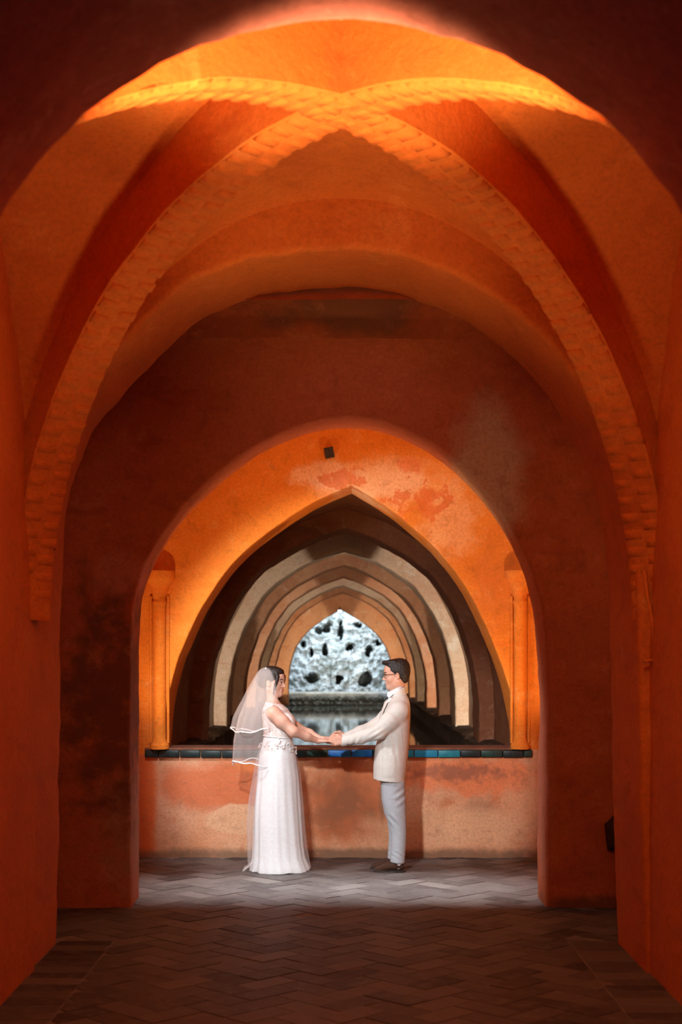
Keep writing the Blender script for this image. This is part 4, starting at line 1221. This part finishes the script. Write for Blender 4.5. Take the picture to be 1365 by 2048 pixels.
# necklace
pts = []
for i in range(25):
    t = -1.25+2.5*i/24; fr = math.cos(t)
    pts.append(G(546+19*fr**1.5 if fr > 0 else 546, 1405+13*fr**2, .072*math.sin(t)))
v, f = tube(pts, .0016, 6); nk = mesh_obj('necklace', v, f, M['gold'], bride)
v, f = lathe([(0, -.008), (.006, -.003), (.006, .002), (0, .008)], 0, 0, 10)
c = G(566, 1419.5, -.008); mesh_obj('pendant', [(a+c[0], b+c[1], d+c[2]) for a, b, d in v], f, M['pearl'], nk)

# bodice: the torso grown a little, cut at neckline and armholes
F = Field((gx(505), YC-.26, gz(1502)), (gx(606), YC+.26, gz(1398)), .0042)
F.loft([(gz(y), gx(x), a+.007, b+.007) for y, x, a, b in torso[1:]], YC, 0)
for sd in (-1, 1): F.ball(G(573, 1444, sd*.068), (.076, .077, .069), .03)
F.cone(G(566, 1398, -.0), G(586, 1447, 0), .062, .012, .006, 'cut')                 # V neck
F.cone(G(585, 1385), G(600, 1435), .06, .02, .006, 'cut')
for sd in (-1, 1): F.cone(G(551, 1420, sd*.24), G(556, 1436, sd*.22), .088, .080, .006, 'cut', 1.0)
F.half(G(548, 1406), (.15, 0, 1)); F.half(G(556, 1500), (0, 0, -1))
bd = F.obj('bodice', M['lace'], bride, 1)
def ysurf_b(x, z, g=.01):
    rr_ = sorted((gz(q[0]), gx(q[1]), q[2], q[3]) for q in torso); zs = [q[0] for q in rr_]
    cx_, a, b = (np.interp(z, zs, [q[i] for q in rr_]) for i in (1, 2, 3))
    e = min(1., abs((x-cx_)/(a+g))); return YC-(b+g)*math.sqrt(max(0, 1-e*e))
for sd in (-1, 1):
    for pts in ([(531, 1410, .085), (535, 1408.6, .112), (542, 1407.2, .122), (551, 1406, .100)], [(527, 1426, .085), (531, 1418, .138), (540, 1411.8, .166), (550, 1409, .150)]):
        v, f = tube([G(q[0], q[1], sd*q[2]) for q in pts], .0042, 6); mesh_obj('strap', v, f, M['satin'], bd)
    pts = [G(552, 1405, sd*.085), G(562, 1418, sd*.088), G(574, 1431, sd*.070), G(587, 1444, sd*.035), G(592, 1450, sd*.018)]
    v, f = tube(pts, [.005, .007, .008, .007, .004], 8); mesh_obj('neckline_trim', v, f, M['lace'], bd)
pts = []
for i in range(33):
    t = 2*PI*i/32; z = gz(1473+2*math.cos(t))
    pts.append((gx(556)+.120*math.cos(t), YC+.145*math.sin(t), z))
v, f = tube(pts, .0038, 6); mesh_obj('waist_cord', v, f, M['satin'], bd)

# skirt: lined layer, with a sheer overskirt
def skirt_geo(rows_, NF, amp, seed, n=180, m=60, lift=0., thick=0.):
    rows_ = sorted((gz(y), gx(x), a, b) for y, x, a, b in rows_); zs = [q[0] for q in rows_]
    v, f = [], []
    for j in range(m+1):
        z = zs[0]+(zs[-1]-zs[0])*j/m
        cx_, a, b = (np.interp(z, zs, [q[i] for q in rows_]) for i in (1, 2, 3))
        g_ = min(1, (zs[-1]-z)/.55)
        for i in range(n):
            t = 2*PI*i/n
            fo = amp*g_*(math.sin(NF*t+seed+1.3*math.sin(z*2+seed)+.9*math.sin(3*t))*.6+.5*math.sin(NF*1.9*t+1.7*seed+z*2)+.35*math.sin(NF*.53*t+z*4))
            hem = .012*math.sin(5*t+seed)*max(0, 1-j/6)*(1 if lift == 0 else 1.5)
            v.append((cx_+(a*(1+fo))*math.cos(t), YC+(b*(1+fo))*math.sin(t), max(.003, z+hem+lift*max(0, 1-j/8))))
    for j in range(m):
        for i in range(n): f.append((j*n+i, j*n+(i+1) % n, (j+1)*n+(i+1) % n, (j+1)*n+i))
    return v, f
v, f = skirt_geo([(1741,559,.243,.25),(1736,559,.242,.25),(1715,557,.215,.235),(1690,556,.205,.225),(1620,555,.190,.21),(1550,556,.168,.19),(1510,555,.150,.178),(1490,556,.130,.158),(1474,556,.115,.14)], 9, .036, 1.0)
sk = mesh_obj('skirt', v, f, M['skirt'], bride)
v, f = skirt_geo([(1738,561,.250,.29),(1722,558,.250,.285),(1690,555,.240,.275),(1640,552,.232,.265),(1600,552,.222,.25),(1550,554,.196,.225),(1515,554,.168,.195),(1490,555,.138,.168),(1476,556,.118,.146)], 11, .040, 2.6, 200, 70)
ov = mesh_obj('overskirt', v, f, M['tulle'], bride)
# gathered train end on the floor
v, f = [], []
for i in range(21):
    for j in range(9):
        u, t = i/20, j/8
        x = gx(512-24*t); y = YC-.05+(.20)*(u-.5)*(1+.3*t); z = .006+.085*(1-t)**1.5*(1+.3*math.sin(u*9))+.018*abs(math.sin(u*14+t*3))
        v.append((x, y, z))
for i in range(20):
    for j in range(8): f.append((i*9+j, i*9+j+1, (i+1)*9+j+1, (i+1)*9+j))
mesh_obj('train', v, f, M['tulle'], bride)
# appliqué blossoms round the waist and hip
rng = random.Random(5)
for k in range(34):
    if k < 24: px, py = rng.uniform(560, 594), 0; py = 1474+(px-560)*.55+rng.uniform(0, 16)
    else: px, py = rng.uniform(516, 560), rng.uniform(1486, 1494)
    x, z = gx(px), gz(py)
    cx_ = gx(555.5); a = np.interp(py, [1474, 1490, 1510, 1550], [.118, .136, .160, .185]); b = a*1.17
    e = (x-cx_)/a; y = YC-b*math.sqrt(max(0.02, 1-min(1, e*e)))-.004
    nrm = Vector(((x-cx_)/a**2, (y-YC)/b**2, 0)).normalized(); t1 = Vector((0, 0, 1)).cross(nrm); t2 = Vector((0, 0, 1))
    r = rng.uniform(.007, .013); vv, ff = [tuple(Vector((x, y, z))+nrm*.006)], []
    for q in range(20):
        an = 2*PI*q/20; rr = r*(.62+.38*abs(math.cos(2.5*an)))
        vv.append(tuple(Vector((x, y, z))+t1*rr*math.cos(an)+t2*rr*math.sin(an)+nrm*(.003+.003*math.cos(5*an))))
    for q in range(20): vv.append(tuple(Vector((x, y, z))+(Vector(vv[q+1])-Vector((x, y, z)))*.8-nrm*.004))
    for q in range(20):
        n_ = (q+1) % 20; ff.append((0, q+1, n_+1)); ff.append((q+1, 21+q, 21+n_, n_+1))
    mesh_obj('blossom', vv, ff, M['lace'], bd if k < 12 else sk)

# veil: two tiers from a comb at the crown, satin ribbon along each hem
def veil_geo(rows_, NF, amp, seed, hem, n=110, m=60, a0=1.95):
    """rows: y, x of the open side edges, reach backwards, half width; opens to the front"""
    v = []; ys = [q[0] for q in rows_]
    for j in range(m+1):
        t = j/m; py = ys[0]+(ys[-1]-ys[0])*t
        cx_, a, b = (np.interp(py, ys, [q[i] for q in rows_]) for i in (1, 2, 3))
        for i in range(n+1):
            ph = -a0+2*a0*i/n
            fo = amp*min(1, t*1.6)*(math.sin(NF*ph+seed+1.2*t)+.5*math.sin(NF*2.1*ph+seed*2))
            hm = hem*t**6*(math.sin(3.1*ph+seed)+.6*math.sin(7*ph+seed*1.3))
            v.append((gx(cx_)-(a+fo)*math.cos(ph), YC+(b+fo)*math.sin(ph), gz(py)+hm))
    f = []
    for j in range(m):
        for i in range(n): f.append((j*(n+1)+i, (j+1)*(n+1)+i, (j+1)*(n+1)+i+1, j*(n+1)+i+1))
    return v, f, [v[m*(n+1)+i] for i in range(n+1)]
for rws, NF, seed, hm, nm in (([(1334.5,534,.022,.024),(1337.5,535.5,.055,.060),(1343,537,.085,.085),(1357,539.5,.128,.098),(1382,541,.185,.118),(1400,538,.205,.155),(1414,533,.214,.170),(1435,527,.230,.190),(1460,521,.226,.205)], 7, 1.2, .014, 'veil_upper_tier'),
                              ([(1335.5,533.5,.018,.020),(1338.5,535,.050,.056),(1344,536,.080,.082),(1357,538,.118,.095),(1382,539,.168,.112),(1400,535,.185,.145),(1435,526,.205,.180),(1480,520,.218,.195),(1525,518,.222,.195)], 6, 4.0, .014, 'veil_lower_tier')):
    v, f, hemline = veil_geo(rws, NF, .014, seed, hm)
    vo = mesh_obj(nm, v, f, M['veil'], bride)
    rv, rf = [], []
    for i, q in enumerate(hemline):
        rv.append((q[0], q[1], q[2]+.006)); rv.append((q[0], q[1]-.0015, q[2]-.004))
    for i in range(len(hemline)-1): rf.append((2*i, 2*i+1, 2*i+3, 2*i+2))
    rb_ = mesh_obj('ribbon', rv, rf, M['satin'], vo); md = rb_.modifiers.new('thick', 'SOLIDIFY'); md.thickness = .002
F = Field(G(526, 1344, -.06), G(542, 1330, .06), .003)
F.cone(G(532.5, 1337.2, -.028), G(532.5, 1337.2, .028), .009, .009, 0)
F.obj('veil_comb', M['satin'], bride, 1)
